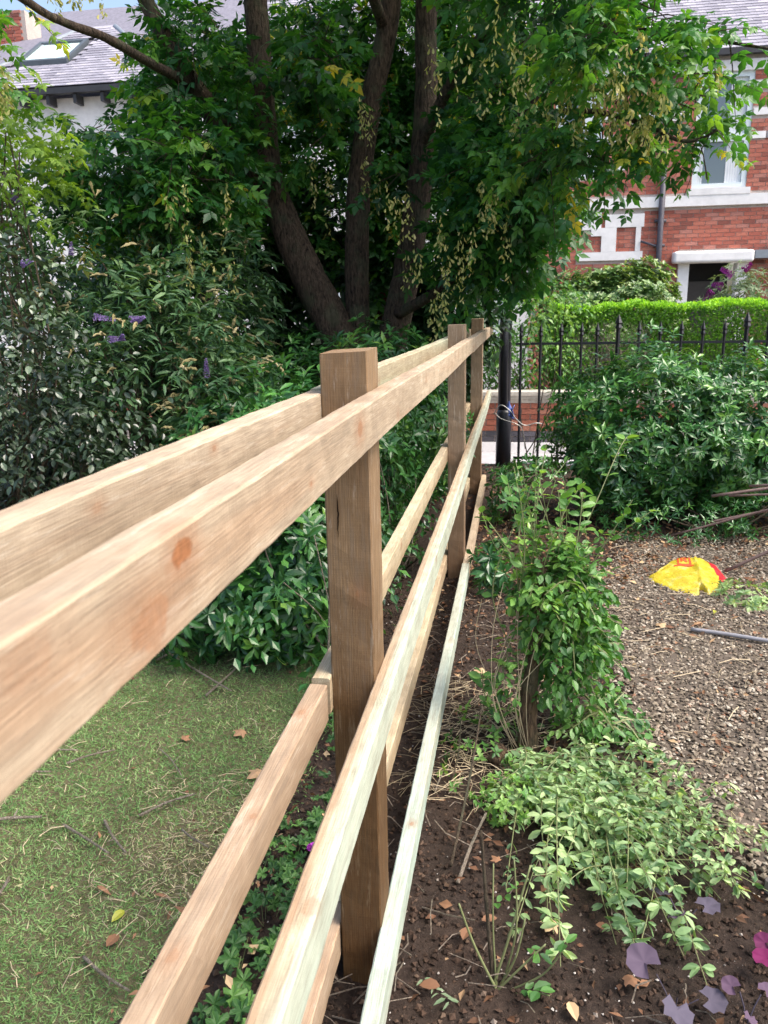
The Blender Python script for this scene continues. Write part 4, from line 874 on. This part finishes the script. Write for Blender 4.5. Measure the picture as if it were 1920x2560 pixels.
# white rendered middle house, mostly hidden by leaves
mh = thing('white_rendered_house', (-3, YF, -.2), 'pale rendered terraced house glimpsed between the maple stems', 'house')
hl = [(-1.4, -.4, 3.7, 5.5), (-3.6, -2.6, 3.7, 5.5), (-5.4, -4.4, 3.7, 5.5), (-1.2, -.2, .5, 2.4), (-3.8, -2.5, .5, 2.4)]
cutwall(-6.4, .198, -.2, 6.13, YF, YF+.25, hl, 'wall', M['cream'], mh)
for h in hl: window(mh, *h, (h[2]+h[3])/2)
roofslab('roof', [(-6.4, YF-.12, 6.10), (.198, YF-.12, 6.10), (.198, 21.5, 6.10+m_r*4.62), (-6.4, 21.5, 6.10+m_r*4.62)], M['slateu'], mh)
roofslates(mh, -6.4, .1, 6.115, YF-.14, m_r, 30, (-4, .1), limit=60)
Acc().box(-6.4, .198, YF-.16, YF-.04, 6.03, 6.13).build('gutter', M['gutter'], mh)
# left house: white wall, projecting hipped slate roof with skylight
lh = thing('slate_roofed_house', (-10, YF, -.2), 'white walled house at upper left with hipped slate roof and skylight', 'house')
hl = [(-9.6, -8.5, 3.6, 5.3), (-12.4, -11.4, 3.6, 5.3)]
cutwall(-16, -6.402, -.2, 6.05, YF, YF+.25, hl, 'wall', M['white'], lh)
for h in hl: window(lh, *h, (h[2]+h[3])/2)
ms_ = .65; zr = lambda y: 6.2+ms_*(y-16.8)
# front hip face: eaves from x=-11.7 to -7.6, rising to a short ridge
hipL = lambda y: -12.1+(y-16.8)*.50; hipR = lambda y: -7.0-(y-16.8)*.82
ytop = 20.0
def wslab(): return roofslab('roof', [(hipL(16.8), 16.8, zr(16.8)), (hipR(16.8), 16.8, zr(16.8)), (hipR(ytop), ytop, zr(ytop)), (hipL(ytop), ytop, zr(ytop))], M['slateu'], lh)
wslab()
roofslates(lh, -12.6, -6.8, 6.215, 16.78, ms_, 24, (-12.0, -8.2), skip=(-11.13, -9.80, 17.95, 19.2), clip=lambda x, y: hipL(y)+.05 < x < hipR(y)-.05, limit=300)
roofslab('side_roof', [(hipL(16.8), 16.8, zr(16.8)), (hipL(ytop), ytop, zr(ytop)), (-14.5, 20.0, zr(ytop)-.3), (-14.5, 17.2, zr(16.8))], M['slate'], lh)
roofslab('side_roof', [(hipR(16.8), 16.8, zr(16.8)), (-6.3, 18.8, zr(16.8)), (-6.3, 20., zr(18.)), (hipR(ytop), ytop, zr(ytop))], M['slate'], lh)
for hf in (hipL, hipR): 
    A = Acc(); A.add(*tube([(hf(16.75), 16.75, zr(16.75)+.03), (hf(ytop), ytop, zr(ytop)+.03)], .06, 8)); A.build('hip_tile', M['lead'], lh, True)
roofslab('main_roof', [(-16, YF+1.5, 6.4), (-6.41, YF+1.5, 6.4), (-6.41, 23, 6.4+.75*4.5), (-16, 23, 6.4+.75*4.5)], M['slate'], lh)
A = Acc(); ylo, yhi = 17.98, 19.08; xa, xb = -11.08, -9.86; off = .07
def sb(x0, x1, ya, yb, h0, h1):
    V = [(x, y, zr(y)+h) for h in (h0, h1) for x, y in ((x0, ya), (x1, ya), (x1, yb), (x0, yb))]; return V
for a in ((xa, xa+.09, ylo, yhi), (xb-.09, xb, ylo, yhi), (xa+.09, xb-.09, ylo, ylo+.08), (xa+.09, xb-.09, yhi-.08, yhi)): A.add(sb(*a, .0, .13), BOXF)
sky_f = A.build('skylight', simple('skylight_frame_mat', (.07, .085, .10), .5), lh); A = Acc(); A.add(sb(xa+.09, xb-.09, ylo+.08, yhi-.08, .05, .075), BOXF); A.build('pane', M['skyglass'], sky_f)
Acc().box(-12.3, -7.0, 16.64, 16.78, 6.06, 6.17).build('gutter', M['gutter'], lh)
for k in range(9): Acc().box(-12.1+k*.6, -12.03+k*.6, 16.70, 17.0, 5.88, 6.055).build('gutter_bracket', M['gutter'], lh)
ck_ = thing('brick_chimney', (-12.6, 20.5, 8), 'red brick chimney stack behind the slate roof at upper left', 'chimney'); A = Acc()
for rw in range(22):
    for k in range(4): A.box(-13.1+k*.228+(rw % 2)*.05, -12.9+k*.228+(rw % 2)*.05, 20.2, 20.9, 7.3+rw*.0735, 7.365+rw*.0735, rng.random())
A.build('brickwork', M['brick'], ck_)['kind'] = 'stuff'; Acc().box(-13.08, -12.06, 20.22, 20.88, 7.25, 8.9).build('core', M['mortar2'], ck_)

# ============================================================ RIGHT FOREGROUND
st = thing('ivy_clad_stump', (.07, 2.77, 0), 'old split shrub stump overgrown with bright green shoots right of the rails', 'shrub')
A = Acc(); 
for k in range(5):
    a = k*1.25; q = .012; top = .78-.12*rng.random()
    A.add(*tube(spline([(.07+q*math.cos(a)*1.8, 2.77+q*math.sin(a)*1.8, -.03), (.07+q*math.cos(a), 2.77+q*math.sin(a), .22), (.10+q*math.cos(a+.4)*.8, 2.79+q*math.sin(a+.4), .5), (.10+q*math.cos(a+.5)*.9, 2.8+q*math.sin(a+.5), top)], 6), np.linspace(.023, .011, 19), 8, .14))
A.build('stump', M['deadwood'], st, True)
TWs = Acc()
sprs = [sprays((.20, 2.86, .50), (.125, .14, .26), 240, 9, .036, tl=.10, rmu=.42, rsd=.25, shell=.2, twigs=TWs),
        sprays((.15, 2.82, .66), (.11, .11, .16), 80, 9, .034, tl=.10, rmu=.65, rsd=.2, shell=.2, twigs=TWs),
        sprays((.0, 2.80, .30), (.05, .08, .10), 14, 8, .034, tl=.10, rmu=.6, rsd=.2, shell=.2, twigs=TWs, zmin=.03),
        sprays((.33, 2.92, .10), (.14, .2, .11), 70, 9, .036, tl=.10, rmu=.4, rsd=.2, shell=.2, twigs=TWs, zmin=.03)]
def shoot(pts, k, size, rmu, A, rad=.0022, r=.2, mess=.2):
    p = spline(pts, 6); A.add(*tube(p, np.linspace(rad, rad*.5, len(p)), 4, 0, False)); t_ = np.linspace(.12, 1, k)
    ii = np.clip((t_*(len(p)-1)).astype(int), 0, len(p)-2); Q = p[ii]; T_ = unit(p[ii+1]-p[ii]); sd_ = unit(np.cross(T_, [0.1, .2, 1.]))
    out = []
    for s in (-1, 1):
        d = unit(sd_*s+T_*.45+mess*rng.normal(size=(k, 3))); out.append((Q+d*.003, frames(d, np.array([0, -.2, 1.])+(.15+mess)*rng.normal(size=(k, 3))), size*(.7-mess*.5+(.4+mess)*rng.random(k)), np.clip(rng.normal(rmu, r, k), 0, 1)))
    return cat_L(*out)
for pts in ([(.10, 2.8, .6), (.08, 2.85, .9), (.11, 2.9, 1.15)], [(.12, 2.8, .6), (.25, 2.85, .85), (.36, 2.95, 1.1), (.40, 3., 1.16)], [(.1, 2.8, .55), (.02, 2.8, .8), (.06, 2.9, 1.0)], [(.15, 2.8, .5), (.3, 2.85, .75), (.42, 2.9, .95)], [(.15, 2.8, .55), (.22, 2.8, .8), (.24, 2.85, .98)], [(.07, 2.77, .0), (-.08, 2.75, .2), (-.1, 2.72, .34)], [(.2, 2.85, .7), (.35, 2.9, .8), (.5, 2.9, .92)], [(.05, 2.8, .3), (-.07, 2.8, .6), (.0, 2.85, .85), (.05, 2.88, .95)]):
    sprs.append(shoot(pts, 9, .048, .55, TWs, .003))
for k in range(24):
    b = np.array([rng.uniform(.02, .26), 2.82, rng.uniform(.45, .7)]); e = np.array([b[0]+rng.normal()*.11, 2.85+.1*rng.normal(), rng.uniform(.8, 1.1)])
    sprs.append(shoot([b, (b+e)/2+rng.normal(size=3)*.03, e], 7, rng.uniform(.03, .05), .6, TWs, .0026, mess=.35))
foliage(st, OVAL, cat_L(*sprs), M['sprout'], 300)
A = Acc()
for k in range(9):
    a = rng.uniform(-1, 1); A.add(*tube(spline([(.05+.03*a, 2.74, .0), (-.02+.08*a+.03*rng.normal(), 2.70, .2+.1*rng.random()), (.0+.1*a+.03*rng.normal(), 2.76+.03*rng.normal(), .35+.2*rng.random()), (.05+.16*a, 2.8, .45+.3*rng.random())], 5), .0014, 4, 0, False))
A.build('dry_stems', M['straw'], st, True); TWs.build('twigs', M['greenstem'], st)['kind'] = 'stuff'
# pile of cut branches
OVALN = leaf_t([(.2, .14), (.5, .22), (.82, .14)], .3, .25)
cp = thing('cut_branch_pile', (.4, 2.2, 0), 'heap of freshly cut pale green leafy branches lying beside the gravel', 'cuttings')
TWc = Acc(); sp_ = []
for k in range(135):
    u = rng.random()
    s0 = np.array([rng.uniform(.0, .40), rng.uniform(2.25, 2.72), rng.uniform(.02, .08)])
    tgt = np.array([np.interp(u, [0, .35, .7, 1], [.14, .42, .74, .76]), np.interp(u, [0, .35, .7, 1], [1.93, 1.76, 2.02, 2.36]), rng.uniform(.02, .10)])+rng.normal(size=3)*[.07, .07, .02]
    if k % 5 == 0: tgt = np.array([rng.uniform(-.12, .1), rng.uniform(2.2, 2.45), .06])
    if k % 6 == 3: s0 = np.array([rng.uniform(.15, .6), rng.uniform(1.95, 2.5), rng.uniform(.02, .10)]); tgt = s0+rng.normal(size=3)*[.16, .16, .03]+[0, 0, .03]
    if k % 4 == 1: tgt = s0+np.array([rng.uniform(.05, .25), rng.uniform(-.3, .05), .02])
    f = rng.uniform(.55, 1.18); tgt = s0+(tgt-s0)*f; mid = (s0+tgt)/2+np.array([.04*rng.normal(), .04*rng.normal(), rng.uniform(.0, .085)])
    ln = np.linalg.norm(tgt-s0); sp_.append(shoot([s0, mid, tgt], max(5, int(ln/.024)), rng.uniform(.024, .039), .5+.17*rng.normal(), TWc, .0022, .2, .5))
foliage(cp, OVALN, cat_L(*sp_), M['cut'], 300); TWc.build('stems', M['greenstem'], cp)['kind'] = 'stuff'
# pruned rose
rs = thing('pruned_rose', (-.02, 1.66, 0), 'hard-pruned rose with bare thorny green canes in the dark soil', 'rose bush')
RL = []; A = Acc()
for (tx, ty, tz, r_) in ((-.06, 1.70, .40, .006), (-.11, 1.66, .22, .004), (.06, 1.72, .30, .004), (.10, 1.66, .13, .0035), (.02, 1.70, .33, .003), (.05, 1.68, .18, .0035), (-.03, 1.74, .28, .003), (.14, 1.62, .16, .0028), (.11, 1.60, .04, .0028)):
    b = (-.01+.012*rng.normal(), 1.66+.012*rng.normal(), -.02); m1 = ((b[0]+tx)/2+.012*rng.normal(), (b[1]+ty)/2+.01*rng.normal(), tz*.45)
    p = spline([b, m1, (tx, ty, tz)], 6); c_ = Acc(); c_.add(*tube(p, np.linspace(r_, r_*.6, len(p)), 7, .04)); c_.build('cane', M['greenstem'] if r_ < .0055 else M['twig'], rs, True)
    for q in p[2::2]:
        d = unit(rng.normal(size=3)*[1, 1, .2]); A.add([q+d*.002+[0, 0, .003], q+d*.002-[0, 0, .003], q+d*.011-[0, 0, .002]], np.array([(0, 1, 2)]))
A.build('thorns', M['deadwood'], rs)['kind'] = 'stuff'
RL.append(shoot([(.06, 1.70, .08), (.10, 1.66, .10), (.15, 1.64, .16)], 4, .04, .4, TWc.__class__(), .002)); RL.append(shoot([(-.02, 1.7, .2), (.03, 1.7, .26)], 3, .03, .5, Acc(), .002))
RL.append(shoot([(.05, 1.62, .03), (.09, 1.60, .05)], 3, .045, .3, Acc(), .002)); foliage(rs, OVAL, cat_L(*RL), M['sprout'], 60)
# geranium ground cover between lawn and fence
gc = thing('hardy_geranium', (-.62, 1.8, 0), 'low lobed-leaf geranium clumps along the lawn side of the fence foot', 'plant')
n = 470; y = 1.25+1.75*rng.random(n)**.9; x = -.60+.10*rng.normal(size=n)+.02*np.sin(y*6); dens = .6+.5*np.sin(y*4.2+.6)*np.ones(n)+.3*(y < 2.2); ok = (rng.random(n) < dens) & (x < -.47) & (x > -.84); x = x[ok]; y = y[ok]; n = len(x)
P = np.stack([x, y, .03+.07*rng.random(n)], 1); a = rng.random(n)*6.3
foliage(gc, GERAN, (P, frames(np.stack([np.cos(a), np.sin(a), .2*rng.normal(size=n)], 1), np.array([0, -.25, 1.])+.35*rng.normal(size=(n, 3))), rng.uniform(.035, .062, n), np.clip(rng.normal(.55, .25, n), 0, 1)), M['geran'], 300)
A = Acc()
for p in P[::2]: A.add(*tube([(p[0]+.02*rng.normal(), p[1]+.02*rng.normal(), 0), p], .0012, 3, 0, False))
A.build('leaf_stalks', M['greenstem'], gc)['kind'] = 'stuff'
bloom((-.545, 1.93, .13), (0, 0, 1), .012, gc, M['magenta'], .012)
# small ground cover patches by the cuttings and bag
gl = thing('ground_weeds', (-.1, 2.6, 0), 'sparse small weeds between the rails and the stump', 'weeds'); LLs = [whorls((-.10, 2.75, .02), (.16, .35, .05), 70, 5, .028, rmu=.5, rsd=.3, zmin=.0), whorls((.0, 2.35, .06), (.10, .12, .07), 60, 7, .022, rmu=.8, rsd=.2, zmin=.0)]
foliage(gl, OVAL1, cat_L(*LLs), M['sprout'], 100)
g2 = thing('cut_foliage_scraps', (1.3, 4.6, 0), 'scraps of pale cut greenery lying in front of the yellow bag', 'cuttings'); foliage(g2, OVAL1, whorls((1.32, 4.55, .02), (.28, .22, .05), 110, 5, .035, rmu=.6, rsd=.3, zmin=.0), M['cut'], 60)
# purple-leaved heucheras
def heuchera(loc, n, rad, size, label, rmu):
    h = thing('purple_leaved_plant', loc, label, 'plant'); th = np.arange(n)/n*6.28+rng.random(n)*.7; rr = rad*rng.random(n)**.6
    P = np.array(loc)+np.stack([rr*np.cos(th), rr*np.sin(th), .05+.05*rng.random(n)], 1); d = np.stack([np.cos(th), np.sin(th), .15*rng.normal(size=n)], 1)
    foliage(h, ROUND, (P, frames(d, np.array([0, -.2, 1.])+.3*rng.normal(size=(n, 3))), size*rng.uniform(.7, 1.2, n), np.clip(rng.normal(rmu, .1, n), 0, 1)), M['heuch'], n, smooth=True)
    A = Acc()
    for p in P: A.add(*tube([loc, (np.array(loc)+p)/2+[0, 0, .01], p], .0016, 4, 0, False))
    A.build('leaf_stalks', M['heuch'], h, True)
heuchera((.47, 1.90, 0), 3, .05, .065, 'slate-purple rounded-leaf plant at the tip of the cut branches', .5)
heuchera((.70, 1.79, 0), 8, .06, .055, 'magenta-purple leaved plant at the bottom right corner', .95)
heuchera((.40, 1.62, 0), 3, .06, .07, 'grey-purple leaved plant nearest the camera at lower right', .45)
heuchera((.56, 1.62, 0), 3, .04, .045, 'small purple leaved plant between the other two at lower right', .7)

# yellow bag
bgroot = thing('plastic_bag', (1.05, 4.85, 0), 'crumpled yellow plastic bag with red end on the gravel', 'bag')
def bag_h(u, v):
    tri = lambda q: np.abs((q % 1)-.5)*2
    e = np.clip(1-np.maximum(abs(u), abs(v))**12, 0, 1)**.8
    fold = .030*np.exp(-np.abs(u-.30)/.10)*(v < .7)+.016*tri(.55*u+.35*v+.1)+.009*tri(1.1*v-.9*u+.3)+.004*tri(2.9*u+1.7*v)
    slope = .075*np.clip((v+1)/2, 0, 1)**1.3*np.clip(1.25-abs(u-.05), 0, 1)
    return .008+e*(.008+fold*.8+slope)
def bag_xy(u, v):
    wl = .20+.035*(1-abs(v)); x = u*wl+.02*v
    top = np.interp(u, [-1, -.65, -.4, .0, .25, .5, .8, 1.], [.02, .30, .62, .78, .80, .95, .70, .62])
    bot = np.interp(u, [-1, -.7, -.1, .15, .26, .40, .8, 1.], [-.35, -.62, -1.05, -1., -.62, -1.0, -.65, -.2])
    y = np.where(v > 0, v*top, -v*bot)*.30
    return 1.05+x, 4.86+y
n = 46; u, v = np.meshgrid(np.linspace(-1, 1, n), np.linspace(-1, 1, n)); X, Y = bag_xy(u, v); Z = bag_h(u, v)
V = np.stack([X, Y, Z], -1).reshape(-1, 3); Vb = V.copy(); Vb[:, 2] = .012
F = np.array([(j*n+i, j*n+i+1, j*n+i+n+1, j*n+i+n) for j in range(n-1) for i in range(n-1)])
t = NT('bag_yellow_mat'); c = t.coord(); nz = t.noise(c, 16, 4); t.bump(t.noise(c, 40, 3, .6, 1.), .006); ym = t.fin(t.ramp(nz, [(.3, (.40, .30, .02)), (.55, (.50, .41, .03)), (.75, (.56, .50, .16))]), .32, .5)
redc = (u.reshape(-1)[F].mean(1)+.12*v.reshape(-1)[F].mean(1)) > .76
mk('bag_body', V, F[~redc], ym, bgroot, None, True); mk('red_end', V+[0, 0, .0005], F[redc], simple('red_bag_mat', (.40, .012, .02), .35, .5, 0, 20, .2), bgroot, None, True)
A = Acc()
def stroke(u0, v0, u1, v1, wd=.028):
    m = 7; t_ = np.linspace(0, 1, m); du, dv = u1-u0, v1-v0; l = math.hypot(du, dv); nu, nv = -dv/l*wd, du/l*wd; V = []
    for s in (-1, 1):
        uu = u0+du*t_+nu*s; vv = v0+dv*t_+nv*s*1.2; x_, y_ = bag_xy(uu, vv); V.append(np.stack([x_, y_, bag_h(uu, vv)+.003], 1))
    A.add(np.concatenate(V), np.array([(i, i+1, m+i+1, m+i) for i in range(m-1)]))
for s in ((-.22, .35, .12, .35), (-.22, .85, .12, .85), (-.22, .35, -.22, .85), (.12, .35, .12, .85), (-.12, .5, -.12, .75), (-.12, .75, .02, .75), (.02, .75, .02, .6), (-.12, .6, .02, .6), (-.05, .6, .04, .48), (-.34, .28, .2, .28)): stroke(*s)
A.build('printed_logo', M['redprint'], bgroot)

# pipe, rods, log and small individual things
def rod(name, pts, rad, mat, label, cat, group=None, n=8):
    p = spline(pts, 4); o = mk(name, *tube(p, rad, n), mat, None, None, True, tuple(p[0])); return tag(o, label, cat, group)
rod('grey_pipe', [(.90, 3.99, .03), (1.1, 3.92, .035), (1.45, 3.80, .03)], .011, M['hose'], 'thin grey pipe lying on the gravel at the right edge', 'pipe')
RG = 'long rusty rods stacked at the right edge'
for k, (a, b) in enumerate((((1.05, 5.5, .10), (2.6, 5.0, .75)), ((1.25, 5.6, .16), (2.7, 5.2, .62)), ((1.35, 5.7, .34), (2.7, 5.5, .60)), ((1.40, 5.45, .40), (2.6, 4.9, .58)), ((1.48, 5.3, .50), (2.6, 4.7, .70)), ((1.30, 5.0, .02), (2.2, 4.9, .55)))):
    rod('metal_rod', [a, tuple((np.array(a)+b)/2+[0, 0, .01]), b], .007+.002*(k % 3), M['rod'], ['longest rusty rod reaching lowest into the shrub', 'rusty rod second from the bottom of the leaning stack', 'thin rusty rod in the middle of the leaning stack', 'thick rusty rod just above the middle one', 'topmost rusty rod of the leaning stack', 'pinkish rod leaning down to the leaf litter by the bag'][k], 'rod', RG)
def stick(a, b, rad, label, mat=M['stick'], bend=.007, zt=.03):
    a = np.array([*a, zt if len(a) == 2 else a[2]][:3] if len(a) == 2 else a, float); b = np.array([*b, zt+.008] if len(b) == 2 else b, float)
    m = (a+b)/2+np.array([rng.normal()*bend, rng.normal()*bend, .006]); l = np.linalg.norm(b-a)
    A = Acc(); p = spline([a, m, b], 5); A.add(*tube(p, np.linspace(rad, rad*.65, len(p)), 6, .08))
    if l > .12: q = p[6]; A.add(*tube([q, q+np.array([rng.normal()*.02, .03*rng.choice([-1, 1]), .012])], [rad*.6, rad*.3], 5, .05))
    return tag(A.build('stick', mat, None, True, tuple(a)), label, 'stick', 'broken sticks on the ground')
for a in (((-1.19, 2.14), (-1.05, 2.27), .0045, 'short pale stick with a forked end in mid lawn'), ((-1.29, 2.10), (-1.14, 1.95), .005, 'pale stick pointing to the dry patch, right one of a pair'), ((-1.41, 2.06), (-1.19, 1.94), .005, 'thin dark-tipped stick lying left of the forked pale pair'),
          ((-1.72, 2.02), (-1.50, 2.08), .006, 'knotted stick at the left edge of the lawn'), ((-1.06, 1.56), (-.89, 1.47), .005, 'stick in the lawn nearest the lower rail'), ((-1.42, 1.66), (-1.43, 1.80), .005, 'stub of stick at the left edge near the camera'),
          ((-1.71, 3.44), (-1.19, 3.02), .0055, 'long white peeled stick below the upper rail'), ((-1.29, 2.98), (-1.24, 3.38), .005, 'brown stick crossing beside the glossy shrub'), ((-1.66, 3.30), (-1.45, 3.75), .005, 'brown stick poking out under the glossy shrub'),
          ((-1.30, 2.54), (-1.14, 2.37), .003, 'thin curved dry stem in the middle of the lawn'), ((-1.60, 2.40), (-1.46, 2.50), .004, 'small twig beside the wood offcut'), ((-1.76, 2.47), (-1.60, 2.48), .004, 'straight twig near the upper rail shadow'),
          ((-1.02, 2.09), (-.90, 2.01), .004, 'short brown twig by the lower left rail'), ((-1.80, 2.30), (-1.62, 2.33), .004, 'twig lying flat at the lawn left edge')):
    stick(*a)
stick((-.135, 1.98, .02), (-.065, 2.25, .07), .006, 'straight peeled stick leaning on the soil beside the bottom rail', bend=.003)
stick((-.16, 2.05, .02), (-.10, 2.62, .22), .0045, 'tall thin cane standing against the cut branches', M['twig'])
stick((-.20, 2.45, .0), (-.18, 2.75, .12), .003, 'thin upright dry cane among the dry grass', M['twig'])
A = Acc(); A.box(-.028, .028, -.022, .022, 0, .04); o = A.build('wood_offcut', M['offcut'], None); o.location = (-1.745, 2.82, .02); o.rotation_euler = (0, 0, .4); tag(o, 'square sawn offcut of timber lying on the grass', 'offcut'); o.modifiers.new('b', 'BEVEL').width = .002
A = Acc(); A.add(*tube([(-.035, 0, .02), (.03, .015, .045)], [.024, .022], 10, .06)); o = A.build('cut_log', M['deadwood'], None, True); o.location = (-.03, 2.63, .02); o.rotation_euler = (0, 0, .9); tag(o, 'short sawn log end beside the foot of the stump', 'log')
c2 = Acc(); c2.add(*tube([(-.0355, 0, .0195), (-.037, 0, .019)], [.0235, .0225], 12)); c2.build('cut_face', M['offcut'], o)
o = Acc().box(-.09, .10, -.06, .06, 0, .05).build('paving_brick', simple('paver_mat', (.26, .22, .20), .9, .3, 0, 30, .3, .004)); o.location = (.83, 2.08, 0); o.rotation_euler = (0, 0, .5); tag(o, 'worn grey-brown paving brick at the right edge under the cut leaves', 'brick'); o.modifiers.new('b', 'BEVEL').width = .006
# individually visible fallen leaves
def fleaf(x, y, s, rv, label, T=MAPLE, z=.03, ang=None, mat=None):
    a = rng.random()*6.3 if ang is None else ang; R = frames(np.array([[math.cos(a), math.sin(a), .15]]), np.array([[.25*rng.normal(), -.25, 1.]]))
    V, F, r = scat(T, np.array([[0., 0, 0]]), R, np.array([[s, s, s*1.6]]), np.array([rv])); o = mk('fallen_leaf', V, F, mat or M['litter'], None, r); o.location = (x, y, z); return tag(o, label, 'leaf', 'fallen leaves on the ground')
for a in ((-.105, 1.755, .055, .62, 'rust brown leaf standing on edge in the soil by the bottom rail', OVAL), (-.06, 1.83, .045, .62, 'curled rust leaf just behind the pruned rose canes', OVAL), (-.02, 2.08, .03, .75, 'small orange leaf scrap by the peeled stick'), (.48, 2.70, .05, .78, 'orange leaf on the gravel beside the cut branches', OVAL),
          (.20, 3.36, .08, .6, 'dark red-brown leaf at the foot of the stump', OVAL), (.10, 1.98, .03, .65, 'small red leaf right of the rose in the soil'), (.24, 1.86, .035, .6, 'red leaf beside the tip of the cut branches', OVAL), (.13, 1.86, .045, .98, 'pale tan dry leaf between rose and cut branches'),
          (.155, 1.60, .05, 1., 'curled pale dry leaf at the bottom of the soil', OVAL), (-.60, 1.66, .055, .98, 'pale pink dry leaf among the geraniums'), (-.55, 2.16, .035, .85, 'orange leaf scrap between left rails and geraniums'), (-1.03, 2.72, .05, .85, 'tan curled leaf in the upper lawn'),
          (-.87, 2.45, .06, .9, 'orange-tan leaf flake by the lower left rail'), (-1.24, 2.62, .035, .8, 'small orange flake in mid lawn'), (-.98, 1.80, .045, .7, 'brown strip of bark in the lawn near the rail', LONG), (-1.16, 1.81, .05, .8, 'reddish bark strip in the near lawn', LONG), (-1.02, 1.60, .05, .65, 'brown dead leaf beside the near stick', OVAL),
          (.75, 4.02, .06, .95, 'pale leaf on the gravel left of the grey pipe'), (.97, 4.10, .05, .85, 'orange leaf beside the grey pipe end'), (-.13, 3.35, .06, 1., 'round pale leaf on the bare soil between rails'), (.03, 1.50, .03, .6, 'brown leaf at the bottom edge of the soil', OVAL), (-.27+.12, 1.60, .05, .58, 'long dark red leaf lying at the post foot', OVAL), (.30, 1.70, .04, .75, 'tan leaf by the grey-purple plant')):
    fleaf(*a)
fleaf(-1.035, 1.73, .045, .98, 'round yellow-green leaf beside the near stick in the lawn', OVAL, mat=M['maple'])
fleaf(1.08, 4.28, .045, .98, 'small bright yellow leaf on the gravel below the bag', OVAL1, mat=M['maple'])
o = shoot([(-.20, 1.63, .02), (-.15, 1.58, .03), (-.12, 1.55, .04)], 5, .035, .5, Acc(), .002); sg = thing('cut_sprig', (-.18, 1.6, 0), 'small pale silvery sprig lying on the soil at the post foot', 'sprig'); foliage(sg, LONG, o, M['greygreen'], 20)
